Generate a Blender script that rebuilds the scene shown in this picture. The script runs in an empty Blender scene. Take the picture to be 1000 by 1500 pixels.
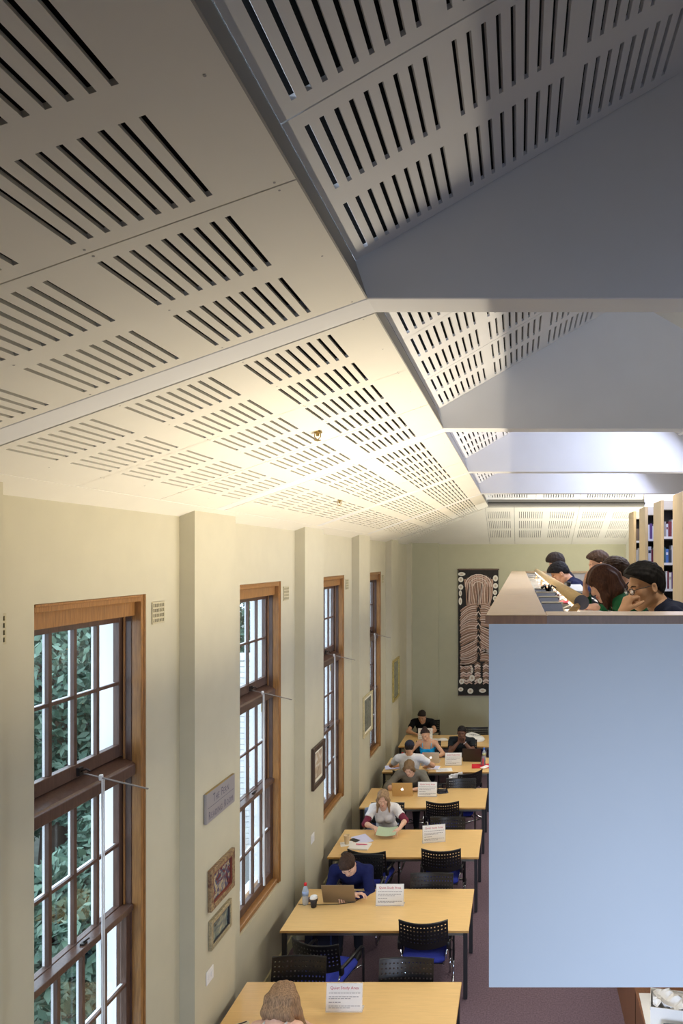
import bpy, math, random
import numpy as np
from mathutils import Vector, Matrix

random.seed(7); rng = np.random.default_rng(7)
C = bpy.context.scene.collection
H = 4.55                      # eye height above the reading-room floor (m)

# ------------------------------------------------------------------ camera
cd = bpy.data.cameras.new('camera'); cam = bpy.data.objects.new('camera', cd); C.objects.link(cam)
cam.location = (0, 0, H); cam.rotation_euler = (math.radians(90), 0, 0)
cd.sensor_fit = 'VERTICAL'; cd.sensor_height = 36; cd.sensor_width = 24; cd.lens = 24
cd.shift_x = -260/1500; cd.shift_y = 68/1500; cd.clip_start = 0.05; cd.clip_end = 300
bpy.context.scene.camera = cam

# ------------------------------------------------------------------ world, exposure
w = bpy.data.worlds.new('sky'); bpy.context.scene.world = w; w.use_nodes = True
bg = w.node_tree.nodes['Background']; bg.inputs[0].default_value = (.70, .83, 1.0, 1); bg.inputs[1].default_value = 5.2
vs = bpy.context.scene.view_settings
vs.view_transform = 'Standard'; vs.look = 'None'; vs.gamma = 1; vs.use_curve_mapping = False; vs.exposure = 0.0
try:
    bpy.context.scene.cycles.max_bounces = 8; bpy.context.scene.cycles.diffuse_bounces = 5
    bpy.context.scene.cycles.transparent_max_bounces = 16
    bpy.context.scene.cycles.sample_clamp_indirect = 4
except Exception: pass

def area(name, loc, aim, size, power, col, spread=180):
    l = bpy.data.lights.new(name, 'AREA'); l.shape = 'RECTANGLE'; l.size, l.size_y = size
    l.energy = power; l.color = col; l.spread = math.radians(spread)
    o = bpy.data.objects.new(name, l); C.objects.link(o); o.location = loc
    d = Vector(aim).normalized(); z = -d
    ref = Vector((0, 1, 0)) if abs(d.y) < .9 else Vector((1, 0, 0))
    y = (ref - z*ref.dot(z)).normalized(); x = y.cross(z)
    o.rotation_euler = Matrix((x, y, z)).transposed().to_euler()
    return o
# cool, low area light added for assumed daylight behind the camera, no window modelled
area('assumed_rear_light', (1.3, -2.3, 1.15), (0, 1, -.05), (3.6, 1.8), 142, (.62, .75, 1.0), 92)
# assumed skylights in the unseen far slope of the roof, between the tie beams
for y in (7.0, 9.8):
    area('assumed_skylight_light', (2.05, y, H+1.40), (-.75, 0, -.65), (.9, 2.2), 40, (.66, .69, 1.0))
# warm linear uplights assumed low on the outside of the gallery, out of view
for y, p in ((4.1, 24), (5.5, 24), (6.9, 20), (8.3, 16), (9.7, 14), (11.1, 12), (12.4, 11)):
    area('assumed_uplight_light', (-.172 if y > 5 else -.150, y, H-1.45), (-.50, 0, .866), (.05, 1.2), p*1.12, (1.0, .87, .65), 104)
# uplights added at the far gallery end to brighten hip and back wall
for x in (.6, 2.0, 3.4):
    area('end_fill_light', (x, 13.12, H-.9), (0, .62, .78), (1.2, .06), 36, (1.0, .97, .86), 150)
# unseen fill lights added behind the tie beams to brighten the gallery
for n in (1, 2, 3, 4):
    area('gallery_fill_light', (1.6, 2.8*n+.30, H+1.09), (0, .12, -1), (2.2, .10), 13, (1.0, .93, .80), 140)
# unseen lights under the gallery, added for the tables and floor
for y in (4.6, 7.2, 9.8, 12.4):
    area('undergallery_fill_light', (.35, y, 2.68), (-.45, 0, -1), (.3, 1.3), 26, (1.0, .94, .84))

# ------------------------------------------------------------------ helpers
def lin(c):
    return tuple(((v/255)/12.92 if v/255 <= .04045 else ((v/255+.055)/1.055)**2.4) for v in c)
_m = {}
def mat(name, rgb, rough=.6, metal=0, var=0, scale=8, spec=.5, stretch=None, emit=0, bump=0, rgb2=None):
    if name in _m: return _m[name]
    m = bpy.data.materials.new(name); m.use_nodes = True; nt = m.node_tree; b = nt.nodes['Principled BSDF']
    c = lin(rgb)+(1,)
    b.inputs['Base Color'].default_value = c; b.inputs['Roughness'].default_value = rough
    b.inputs['Metallic'].default_value = metal; b.inputs['Specular IOR Level'].default_value = spec
    if emit: b.inputs['Emission Color'].default_value = c; b.inputs['Emission Strength'].default_value = emit
    if var or bump:
        tc = nt.nodes.new('ShaderNodeTexCoord'); mp = nt.nodes.new('ShaderNodeMapping'); n = nt.nodes.new('ShaderNodeTexNoise')
        nt.links.new(tc.outputs['Object'], mp.inputs[0]); nt.links.new(mp.outputs[0], n.inputs['Vector'])
        mp.inputs['Scale'].default_value = stretch or (1, 1, 1); n.inputs['Scale'].default_value = scale; n.inputs['Detail'].default_value = 5
        if var:
            r = nt.nodes.new('ShaderNodeValToRGB'); nt.links.new(n.outputs[0], r.inputs[0])
            r.color_ramp.elements[0].position = .3; r.color_ramp.elements[1].position = .7
            r.color_ramp.elements[0].color = (lin(rgb2)+(1,)) if rgb2 else tuple(v*(1-var) for v in c[:3])+(1,)
            r.color_ramp.elements[1].color = c if rgb2 else tuple(min(1, v*(1+var)) for v in c[:3])+(1,)
            nt.links.new(r.outputs[0], b.inputs['Base Color'])
        if bump:
            bp = nt.nodes.new('ShaderNodeBump'); bp.inputs['Strength'].default_value = bump; bp.inputs['Distance'].default_value = .01
            nt.links.new(n.outputs[0], bp.inputs['Height']); nt.links.new(bp.outputs[0], b.inputs['Normal'])
    _m[name] = m; return m

class MB:
    def __init__(s): s.v = []; s.f = []; s.mi = []
    def add(s, vs_, fs, mi=0, M=None):
        n = len(s.v)
        for p in vs_: s.v.append(tuple(M @ Vector(p)) if M else tuple(p))
        for f in fs: s.f.append(tuple(n+i for i in f)); s.mi.append(mi)
        return s
    def box(s, lo, hi, mi=0, M=None):
        x0, y0, z0 = lo; x1, y1, z1 = hi
        return s.add([(x0,y0,z0),(x1,y0,z0),(x1,y1,z0),(x0,y1,z0),(x0,y0,z1),(x1,y0,z1),(x1,y1,z1),(x0,y1,z1)],
              [(0,3,2,1),(4,5,6,7),(0,1,5,4),(1,2,6,5),(2,3,7,6),(3,0,4,7)], mi, M)
    def rbox(s, lo, hi, r, mi=0, M=None):
        """box with chamfered vertical and horizontal edges (rounded slab)"""
        x0,y0,z0 = lo; x1,y1,z1 = hi; n = 3
        def ring(ins, z):
            o = []
            for cx, cy, a0 in ((x1-r, y1-r, 0), (x0+r, y1-r, 90), (x0+r, y0+r, 180), (x1-r, y0+r, 270)):
                for k in range(n+1):
                    a = math.radians(a0+90*k/n); o.append((cx+(r-ins)*math.cos(a), cy+(r-ins)*math.sin(a), z))
            return o
        b = min(r*.6, (z1-z0)*.45)
        rings = [ring(b, z0), ring(0, z0+b), ring(0, z1-b), ring(b*.35, z1-b*.35), ring(b, z1)]
        m = len(rings[0]); V = [p for q in rings for p in q]; F = [tuple(range(m-1, -1, -1)), tuple((len(rings)-1)*m+i for i in range(m))]
        for j in range(len(rings)-1):
            for i in range(m): F.append((j*m+i, j*m+(i+1) % m, (j+1)*m+(i+1) % m, (j+1)*m+i))
        return s.add(V, F, mi, M)
    def prism(s, poly, a0, a1, axis='y', mi=0, M=None):
        """poly of 2-D points extruded along axis (y: (x,z) poly; x: (y,z); z: (x,y))"""
        def P(p, a): return {'y': (p[0], a, p[1]), 'x': (a, p[0], p[1]), 'z': (p[0], p[1], a)}[axis]
        n = len(poly); V = [P(p, a0) for p in poly]+[P(p, a1) for p in poly]
        return s.add(V, [tuple(range(n)), tuple(range(2*n-1, n-1, -1))]+[(i, i+n, (i+1) % n+n, (i+1) % n) for i in range(n)], mi, M)
    def tube(s, pts, r, n=8, mi=0, caps=True, M=None, closed=False):
        P = [Vector(p) for p in pts]; R = r if isinstance(r, (list, tuple)) else [r]*len(P)
        V = []; F = []; up = None; L = len(P)
        for i, p in enumerate(P):
            if closed: d = P[(i+1) % L]-P[i-1]
            else: d = (P[min(i+1, L-1)]-P[max(i-1, 0)])
            d.normalize()
            if up is None:
                up = Vector((0, 0, 1)) if abs(d.z) < .9 else Vector((1, 0, 0))
            a = d.cross(up)
            if a.length < 1e-4: a = d.cross(Vector((1, .3, 0)))
            a.normalize(); b = a.cross(d); up = b
            for k in range(n):
                t = 2*math.pi*k/n; V.append(p+(a*math.cos(t)+b*math.sin(t))*R[i])
        for i in range(L if closed else L-1):
            j = (i+1) % L
            for k in range(n): F.append((i*n+k, i*n+(k+1) % n, j*n+(k+1) % n, j*n+k))
        if caps and not closed: F.append(tuple(range(n-1, -1, -1))); F.append(tuple((L-1)*n+k for k in range(n)))
        return s.add(V, F, mi, M)
    def lathe(s, prof, n=16, mi=0, M=None):
        V = []; F = []; m = len(prof)
        for r, z in prof:
            for k in range(n): t = 2*math.pi*k/n; V.append((r*math.cos(t), r*math.sin(t), z))
        for j in range(m-1):
            for k in range(n): F.append((j*n+k, j*n+(k+1) % n, (j+1)*n+(k+1) % n, (j+1)*n+k))
        F.append(tuple(range(n-1, -1, -1))); F.append(tuple((m-1)*n+k for k in range(n)))
        return s.add(V, F, mi, M)
    def mesh(s, name, mats, smooth=False):
        me = bpy.data.meshes.new(name); me.from_pydata(s.v, [], s.f)
        for m in (mats if isinstance(mats, (list, tuple)) else [mats]): me.materials.append(m)
        me.polygons.foreach_set('material_index', s.mi)
        if smooth: me.polygons.foreach_set('use_smooth', [True]*len(s.f))
        me.update(); return me
    def build(s, name, mats, parent=None, smooth=False):
        return link(name, s.mesh(name, mats, smooth), parent)

def link(name, me, parent=None, M=None):
    o = bpy.data.objects.new(name, me); C.objects.link(o)
    if parent: o.parent = parent
    if M is not None: o.matrix_local = M
    return o
def soften(o, width=.004, seg=2):
    m = o.modifiers.new('bevel', 'BEVEL'); m.width = width; m.segments = seg; m.limit_method = 'ANGLE'
    return o
def tag(o, label=None, cat=None, group=None, kind=None):
    if label: o['label'] = label
    if cat: o['category'] = cat
    if group: o['group'] = group
    if kind: o['kind'] = kind
    return o
def thing(name, label, cat, loc=(0, 0, 0), rz=0, group=None):
    o = bpy.data.objects.new(name, None); C.objects.link(o); o.location = loc; o.rotation_euler = (0, 0, rz); o.empty_display_size = .1
    return tag(o, label, cat, group)
def struct(name): 
    o = bpy.data.objects.new(name, None); C.objects.link(o); o['kind'] = 'structure'; o.empty_display_size = .1; return o
def copy_tree(o, parent=None):
    c = o.copy(); C.objects.link(c)
    if parent: c.parent = parent
    for ch in list(o.children): copy_tree(ch, c)
    return c
def holey(us, vcuts, hole, t, mb=None, mi=0, fn=lambda u, v, d: (u, v, d)):
    """slab on the grid us x vcuts with the cells hole(i,j) left open, thickness t (front d=0, back d=t)"""
    mb = mb or MB(); nu, nv = len(us), len(vcuts)
    base = len(mb.v)
    for d in (0, t):
        for u in us:
            for v in vcuts: mb.v.append(tuple(fn(u, v, d)))
    g = lambda i, j, k: base+k*nu*nv+i*nv+j
    solid = lambda i, j: 0 <= i < nu-1 and 0 <= j < nv-1 and not hole(i, j)
    def q(*a): mb.f.append(a); mb.mi.append(mi)
    for i in range(nu-1):
        for j in range(nv-1):
            if hole(i, j): continue
            q(g(i,j,0), g(i,j+1,0), g(i+1,j+1,0), g(i+1,j,0)); q(g(i,j,1), g(i+1,j,1), g(i+1,j+1,1), g(i,j+1,1))
            if not solid(i-1, j): q(g(i,j,0), g(i,j,1), g(i,j+1,1), g(i,j+1,0))
            if not solid(i+1, j): q(g(i+1,j,0), g(i+1,j+1,0), g(i+1,j+1,1), g(i+1,j,1))
            if not solid(i, j-1): q(g(i,j,0), g(i+1,j,0), g(i+1,j,1), g(i,j,1))
            if not solid(i, j+1): q(g(i,j+1,0), g(i,j+1,1), g(i+1,j+1,1), g(i+1,j+1,0))
    return mb
_txt = {}
def text_mesh(s, size, mats, align='CENTER', xs=1.0):
    k = (s, size, align, xs)
    if k in _txt: return _txt[k]
    cu = bpy.data.curves.new('lettering', 'FONT'); cu.body = s; cu.size = size; cu.align_x = align; cu.resolution_u = 2
    o = bpy.data.objects.new('lettering', cu); C.objects.link(o)
    dg = bpy.context.evaluated_depsgraph_get(); dg.update()
    me = bpy.data.meshes.new_from_object(o.evaluated_get(dg)); bpy.data.objects.remove(o); bpy.data.curves.remove(cu)
    me.transform(Matrix.Diagonal((xs, 1, 1, 1)))
    me.materials.clear(); me.materials.append(mats); _txt[k] = me
    return me

# ------------------------------------------------------------------ materials
WHITE = mat('ceiling_white', (226, 222, 212), .55, var=.02, scale=3)
BEAMW = mat('beam_white', (222, 222, 224), .6, var=.015, scale=4)
EDGE = mat('ceiling_edge_shaded', (150, 148, 145), .6)  # ceiling paint greyed, so the shade on the lip is in its colour
VOID = mat('roof_void_black', (16, 15, 15), .9)
WALL = mat('wall_beige', (196, 189, 164), .75, var=.025, scale=5, bump=.06)
BACKW = mat('wall_olive', (178, 175, 148), .75, var=.02, scale=5)
CARPET = mat('carpet_plum', (112, 95, 105), .95, var=.22, scale=60, bump=.5, spec=.1)
OAKF = mat('window_wood', (150, 106, 60), .28, var=.25, scale=14, stretch=(6, 6, .6))
OAKD = mat('window_wood_dark', (88, 65, 54), .30, var=.25, scale=14, stretch=(6, 6, .6))
OUTW = mat('outer_white_paint', (240, 240, 240), .6)
BLUEP = mat('gallery_panel_paint', (200, 207, 212), .5, var=.01, scale=4)
LEDGE = mat('ledge_veneer', (214, 188, 150), .4, var=.08, scale=10, stretch=(1, 8, 1))
LEDGED = mat('ledge_edge_wood', (150, 112, 80), .4, var=.12, scale=10, stretch=(8, 1, 1))
BEECH = mat('beech_laminate', (228, 190, 128), .30, var=.05, scale=7, stretch=(.7, 9, 1))
BEECHE = mat('beech_edge', (196, 150, 84), .45)
STEEL = mat('table_steel', (120, 116, 108), .45, metal=.4)
BLACKM = mat('black_metal', (38, 36, 38), .4)
CHROME = mat('chrome', (205, 208, 214), .16, metal=1)
BLKP = mat('black_plastic', (24, 24, 27), .36)
BLUEF = mat('blue_upholstery', (50, 60, 150), .9, var=.12, scale=120, spec=.15, bump=.2)
PAPER = mat('paper_white', (240, 238, 234), .7)
PRINT = mat('print_grey', (150, 146, 150), .8)
REDT = mat('print_red', (196, 40, 70), .7)
def glass_mat():
    m = bpy.data.materials.new('window_glass'); m.use_nodes = True; nt = m.node_tree; nt.nodes.clear()
    out = nt.nodes.new('ShaderNodeOutputMaterial'); mx = nt.nodes.new('ShaderNodeMixShader'); t = nt.nodes.new('ShaderNodeBsdfTransparent')
    g = nt.nodes.new('ShaderNodeBsdfGlossy'); fr = nt.nodes.new('ShaderNodeLayerWeight'); fr.inputs[0].default_value = .5
    p = nt.nodes.new('ShaderNodeMath'); p.operation = 'POWER'; p.inputs[1].default_value = 4.0
    q = nt.nodes.new('ShaderNodeMath'); q.operation = 'MULTIPLY_ADD'; q.inputs[1].default_value = .6; q.inputs[2].default_value = .03
    nt.links.new(fr.outputs['Facing'], p.inputs[0]); nt.links.new(p.outputs[0], q.inputs[0])
    g.inputs['Roughness'].default_value = .03; t.inputs[0].default_value = (.95, .97, .97, 1)
    nt.links.new(q.outputs[0], mx.inputs[0]); nt.links.new(t.outputs[0], mx.inputs[1]); nt.links.new(g.outputs[0], mx.inputs[2]); nt.links.new(mx.outputs[0], out.inputs[0])
    return m
GLASS = glass_mat()
# ================================================================== STRUCTURE
XW, XP, ZE = -2.67, -2.55, H+.34          # wall plane, pillar faces, eave
BAY = 2.77
SILL, HEADZ = H-3.62, H-.254
WY = [(3.76+BAY*k, 4.89+BAY*k) for k in range(4)]      # window openings along the wall
YB, YR, XR = 16.4, -2.6, 4.49

fl = MB().box((XW-.45, YR, -.12), (XR+.3, YB+.3, 0)).build('floor', CARPET); tag(fl, kind='structure')
# left wall with four openings
ys = [YR]+[v for p in WY for v in p]+[YB]
wl = holey(ys, [0, SILL, HEADZ, ZE+.12], lambda i, j: j == 1 and i % 2 == 1, .29, fn=lambda u, v, d: (XW-d, u, v)).build('wall_left', WALL); tag(wl, kind='structure')
for k in range(-1, 4):
    y0 = 5.37+2.765*k
    MB().box((XW-.02, y0, 0), (XP, y0+.77, ZE+.05)).build('pillar', WALL, wl)
MB().box((XW-.02, 16.18, 0), (XP, YB, ZE+.05)).build('pillar', WALL, wl)
wb = MB().box((XW-.45, YB, 0), (XR+.3, YB+.25, ZE+1.6)).build('wall_back', BACKW); tag(wb, kind='structure')
MB().box((XP, YB-.07, 0), (-1.93, YB+.01, ZE+.05)).build('pilaster', BACKW, wb)
wr = MB().box((XR, YR, 0), (XR+.25, YB, H+1.56)).build('wall_right', WALL); tag(wr, kind='structure')
pw = MB().box((2.56, 15.3, H-1.3), (2.70, YB, H+.75)).build('wall_gallery', mat('white_paint', (232, 231, 222), .6)); tag(pw, kind='structure')
# rear wall behind the camera
wf = holey([XW, XR+.25], [0, H+2.2], lambda i, j: False, .2, fn=lambda u, v, d: (u, YR-d, v)).build('wall_front', WALL); tag(wf, kind='structure')
bl = struct('baseboard_left')
bw = mat('baseboard_paint', (196, 190, 150), .5)
prev = YR
for k in range(-1, 4):
    y0 = 5.37+2.765*k
    MB().box((XW, prev, 0), (XW+.018, y0, .13)).build('board', bw, bl)
    MB().box((XP, y0-.018, 0), (XP+.018, y0+.788, .13)).build('board', bw, bl); prev = y0+.77
bb = MB().box((XP, YB-.09, 0), (1.0, YB-.07, .13)).build('baseboard_back', bw); tag(bb, kind='structure')

# ------------------------------------------------------------------ ceiling
ceil = struct('ceiling')
cs, sn = .9425, .3343
ML = Matrix(((-cs, 0, sn, -.62), (0, 1, 0, 0), (-sn, 0, -cs, H+1.067), (0, 0, 0, 1)))        # left lower slope, local z into the room
uc, us_ = .8654, .5010
MU = Matrix(((uc, 0, -us_, -.672), (0, 1, 0, 0), (us_, 0, uc, H+1.218), (0, 0, 0, 1)))        # upper slope, local z up
SCREW = mat('screw_grey', (150, 148, 146), .5)
def slots(starts, n, pitch, wd): return [(s+k*pitch-wd/2, s+k*pitch+wd/2) for s in starts for k in range(n)]
def panel(x0, x1, y1, sl, rows, t, sign, screws=True):
    us = [x0]+[v for p in sl for v in p]+[x1]; vv = [.003]+[v for p in rows for v in p]+[y1-.003]
    mb = holey(us, vv, lambda i, j: i % 2 == 1 and j % 2 == 1, t, fn=lambda u, v, d: (u, v, sign*d))
    if screws:
        for sx in (x0+.06, x0+.62, x0+1.19, x1-.15):
            for sy in (.02, y1/2, y1-.02):
                r = .0042; z = -sign*.0012
                mb.add([(sx+r*math.cos(a*1.047), sy+r*math.sin(a*1.047), z) for a in range(6)], [tuple(range(6))], 1)
    return mb
PW = .881
rows = [(.055, .388), (.488, .824)]
left_panel = panel(.004, 1.98, PW, slots((.236, .796, 1.352), 9, .0491, .0165), rows, .015, -1).mesh('ceiling_panel', [WHITE, SCREW])
up_panel = panel(.004, 1.82, PW, slots((.068, .559, 1.05), 9, .0493, .0165), rows, .015, 1, False).mesh('ceiling_panel', [BEAMW, SCREW])
for b in range(6):
    for j in range(3):
        y = 2.8*b+.156+PW*j+(.010 if j == 0 else 0)
        if y > 16: continue
        link('ceiling_panel', left_panel, ceil, ML @ Matrix.Translation((0, y, 0)))
        if y < 13.5: link('ceiling_panel', up_panel, ceil, MU @ Matrix.Translation((0, y, 0)))
# black acoustic void above
mb = MB().prism([(-.66, H+1.14), (-2.67, H+.43), (-2.67, H+.55), (-.75, H+1.24)], YR, YB)
mb.prism([(-.70, H+1.29), (.91, H+2.22), (.91, H+2.32), (-.85, H+1.36)], YR, 14.4)
mb.build('backing', VOID, ceil)
# plain boarding: behind the camera, cornice, lip, far slope
MB().prism([(-.62, H+1.067), (-2.67, H+.34), (-2.67, H+.37), (-.62, H+1.09)], YR, .15).build('lining', WHITE, ceil)
MB().prism([(-.672, H+1.218), (.91, H+2.134), (.91, H+2.16), (-.672, H+1.24)], YR, .15).build('lining', WHITE, ceil)
MB().prism([(-2.484, H+.403), (XW, H+.330), (XW, H+.45), (-2.50, H+.46)], YR, YB).build('cornice', WHITE, ceil)
MB().prism([(-.62, H+1.066), (-.672, H+1.222), (-.74, H+1.222), (-.66, H+1.058)], YR, 14.05).build('edge_strip', EDGE, ceil)
for k in range(4):                     # far slope between the assumed skylights
    pass
MB().box((1.95, YR, H+1.52), (XR+.2, 14.5, H+1.56)).build('lining', WHITE, ceil)
far = holey([YR, 5.9, 8.1, 8.7, 10.9, 14.05], [.58, .62, 1.5, 1.83], lambda i, j: j == 1 and i in (1, 3), .04,
            fn=lambda u, v, d: (2.49-v*uc+d*us_, u, H+1.218+v*us_+d*uc)).build('lining', WHITE, ceil)  # openings left for the assumed skylights
# tie beams: triangular boarded trusses that carry on as bands down the slope
for n in range(0, 5):
    y = 2.8*n
    poly = [(-2.66, H+.3425), (-.62, H+1.065), (4.52, H+1.065), (4.52, H+1.53), (1.95, H+1.53), (.91, H+2.16), (-.72, H+1.23), (-2.66, H+.50)]
    o = MB().prism(poly, y, y+.156).build('beam', BEAMW, ceil); soften(o, .004, 1)
# hip at the far end
hs = .308; hl = math.hypot(2.36, .727); hc, hn = 2.36/hl, .727/hl
def hipfn(u, v, d): return (u, 14.04+v*hc+d*hn, H+1.067-v*hn+d*hc)
hv = [0]+[q/hc for q in (.28, .69, .81, 1.32, 1.41, 1.93)]+[hl]
def hip(x0, x1, groups):
    sl = [(a+k*(b-a)/12, a+(k+.24)*(b-a)/12) for a, b in groups for k in range(12)]
    return holey([x0+.003]+[v for p in sl for v in p]+[x1-.003], hv, lambda i, j: i % 2 == 1 and j % 2 == 1, .02, fn=hipfn).build('ceiling_panel', WHITE, ceil)
hip(-.70, -.10, [(-.66, -.16)]); hip(-.10, 1.25, [(.0, .53), (.66, 1.19)]); hip(1.25, 2.58, [(1.35, 1.87), (2.0, 2.5)])
holey([-2.67, -.703], [0, hl], lambda i, j: False, .02, fn=hipfn).build('ceiling_panel', WHITE, ceil)
holey([-2.67, 2.6], [0, hl], lambda i, j: False, .02, fn=lambda u, v, d: hipfn(u, v, d+.07)).build('backing', VOID, ceil)
MB().prism([(14.04, H+1.06), (14.09, H+1.22), (14.15, H+1.22), (14.10, H+1.05)], -.66, 2.58, 'x').build('edge_strip', EDGE, ceil)
def uhip(u, v, d): return (u, 14.09-v*uc+d*us_, H+1.218+v*us_+d*uc)
uv = [0, .06, .30, .42, .75, .87, 1.2, 1.82]
for x0, x1 in ((-.70, .35), (.35, 1.25), (1.25, 2.55)):
    sl = [(x0+.15+k*.05, x0+.165+k*.05) for k in range(int((x1-x0-.25)/.05))]
    holey([x0+.003]+[v for p in sl for v in p]+[x1-.003], uv, lambda i, j: i % 2 == 1 and j % 2 == 1, .02, fn=uhip).build('ceiling_panel', BEAMW, ceil)
holey([-.72, 2.55], [0, 1.9], lambda i, j: False, .02, fn=lambda u, v, d: uhip(u, v, d+.06)).build('backing', VOID, ceil)
# assumed clerestory window, its pane glowing for the bright patch over the bookcases
cw = struct('window_5')
MB().box((2.62, 14.42, H+.70), (4.45, 14.44, H+1.6)).build('pane', mat('frosted_daylight', (214, 220, 250), .5, emit=1.0), cw)
fw = mat('frame_white', (225, 222, 215), .5)
for lo, hi in (((2.46, 14.36, H+.55), (2.64, 14.46, H+1.6)), ((2.64, 14.36, H+1.52), (4.45, 14.46, H+1.6)), ((2.64, 14.36, H+.6), (4.45, 14.46, H+.70))):
    MB().box(lo, hi).build('frame', fw, cw)
# sprinkler heads on the left slope
BRASS = mat('brass', (176, 150, 92), .35, metal=.8)
def on_left(u, v):
    du, dv = (u-760)/1000, (818-v)/1000; Y = 1.287/(dv-.3546*du); return Vector((du*Y, Y, H+dv*Y))
for (u, v), lb in (((465, 632), 'small brass sprinkler head on the slotted ceiling, nearer of the two'), ((497, 733), 'small brass sprinkler head low on the far ceiling slope')):
    t = thing('sprinkler_head', lb, 'sprinkler', on_left(u, v), 0, 'ceiling sprinkler heads')
    MB().lathe([(.03, 0), (.03, -.008), (.012, -.012), (.01, -.03)], 10).build('base', BRASS, t)
    m = MB(); m.tube([(-.018, 0, -.012), (-.02, 0, -.035), (0, 0, -.055)], .003, 5); m.tube([(.018, 0, -.012), (.02, 0, -.035), (0, 0, -.055)], .003, 5)
    m.build('yoke', BRASS, t); MB().lathe([(.022, -.055), (.022, -.059)], 10).build('deflector', BRASS, t)

# ------------------------------------------------------------------ windows
def make_window(idx):
    W = 1.13; Z0, Z1 = 0, HEADZ-SILL
    t = struct(f'window_{idx}')
    # local: x = depth into the wall is -x, y along the wall, z up from the sill
    def bx(name, x0, x1, y0, y1, z0, z1, m, par=None, bev=.003):
        o = MB().box((min(x0, x1), y0, z0), (max(x0, x1), y1, z1)).build(name, m, par or t)
        if bev: soften(o, bev, 1)
        return o
    for y0, y1 in ((.0, .012), (W-.05, W)):
        bx('casing', -.008, -.075, y0, y1, 0, Z1, OAKF)
        if y0: bx('casing_bead', -.0, -.03, W-.018, W-.002, 0, Z1-.002, OAKF)
        yi = W-.05 if y0 else .05
        bx('jamb', -.075, -.18, yi-.004 if y0 else yi-.03, yi+.03 if y0 else yi+.004, 0, Z1, OAKD)
        bx('parting_bead', -.118, -.130, yi-.016 if y0 else yi, yi if y0 else yi+.016, 0, Z1-.09, OAKF)
        bx('outer_reveal', -.183, -.325, W-.052 if y0 else -.012, W+.012 if y0 else .052, 0, Z1, OUTW, bev=0)
    bx('casing', -.008, -.075, .012, W-.05, Z1-.05, Z1, OAKF); bx('casing_bead', 0, -.03, .012, W-.05, Z1-.018, Z1-.002, OAKF); bx('head_board', -.05, -.12, .05, W-.05, Z1-.15, Z1-.05, OAKF)
    bx('sill_board', -.02, -.24, .05, W-.05, 0, .055, OAKF, bev=.008)
    bx('outer_reveal', -.24, -.34, 0, W, -.02, .03, OUTW, bev=0)
    # three sashes and the transom
    zt = (H-1.40)-SILL; zb = (H-1.53)-SILL; zm = (H-2.47)-SILL
    m = MB().prism([(-.045, zb+.0), (-.045, zb+.075), (-.06, zb+.09), (-.19, zt+.01), (-.24, zt+.01), (-.24, zb)], .052, W-.052, 'y'); soften(m.build('transom', OAKD, t), .006, 2)
    def sash(x, z0, z1, bot, top, name='sash'):
        st = .045; y0, y1 = .054, W-.054
        m = MB(); m.box((x-.045, y0, z0), (x, y0+st, z1)); m.box((x-.045, y1-st, z0), (x, y1, z1))
        m.box((x-.045, y0+st, z0), (x, y1-st, z0+bot)); m.box((x-.045, y0+st, z1-top), (x, y1-st, z1))
        s = m.build(name, OAKD, t); soften(s, .003, 1)
        iy0, iy1, iz0, iz1 = y0+st, y1-st, z0+bot, z1-top; cw_ = (iy1-iy0)/4; zc = (iz0+iz1)/2
        for k in (1, 2, 3):
            y = iy0+cw_*k; m = MB(); m.box((x-.028, y-.014, iz0), (x-.004, y+.014, iz1)); m.box((x-.046, y-.009, iz0), (x-.028, y+.009, iz1), 1); m.build('muntin', [OAKD, OUTW], s)
        m = MB(); m.box((x-.0235, iy0, zc-.011), (x-.0045, iy1, zc+.011)); m.box((x-.0455, iy0, zc-.009), (x-.0245, iy1, zc+.009), 1); m.build('muntin', [OAKD, OUTW], s)
        for k in range(4):
            for a, b in ((iz0, zc-.009), (zc+.009, iz1)):
                MB().box((x-.030, iy0+cw_*k+(.009 if k else 0), a), (x-.027, iy0+cw_*(k+1)-(.009 if k < 3 else 0), b)).build('pane', GLASS, s)
        return s
    a = sash(-.135, zt+.008, Z1-.145, .085, .05); b = sash(-.135, zm-.02, zb, .05, .05); c = sash(-.083, .055, zm+.015, .085, .05)
    # meeting rail cap, sash lock, catch
    soften(bx('meeting_rail', -.058, -.135, .054, W-.054, zm-.02, zm+.025, OAKD), .005, 2)
    DK = mat('catch_iron', (52, 44, 38), .4, metal=.6)
    m = MB(); m.box((-.10, W*.5-.02, zm+.025), (-.075, W*.5+.02, zm+.037)); m.tube([(-.088, W*.5, zm+.04), (-.07, W*.5+.03, zm+.05)], .006, 6); m.build('sash_lock', DK, t)
    m = MB(); m.box((-.135, W*.52-.02, zt+.02), (-.115, W*.52+.02, zt+.07)); m.tube([(-.115, W*.52, zt+.045), (-.085, W*.52, zt+.06), (-.075, W*.52+.02, zt+.04)], .007, 6); m.build('catch', DK, t)
    m = MB(); m.box((-.20, W-.062, zb-.18), (-.14, W-.054, zb-.03)); m.build('pulley', BRASS, t)
    m = MB(); m.tube([(-.166, W-.075, zb-.05), (-.166, W-.075, zm+.05)], .004, 5); m.build('sash_cord', mat('cord_white', (225, 224, 222), .8), t)
    t.location = (XW, WY[idx-1][0], SILL)
    # stay rod with its cord: moves on its own hook
    return t
win1 = make_window(1)
for i in (2, 3, 4):
    o = copy_tree(win1); o.name = f'window_{i}'; o.location = (XW, WY[i-1][0], SILL)
RODM = mat('rod_grey', (150, 142, 136), .35, metal=.5); CORD = mat('cord_white', (225, 224, 222), .8)
where = ('nearest window', 'second window from the front', 'third window from the front', 'farthest window')
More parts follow.
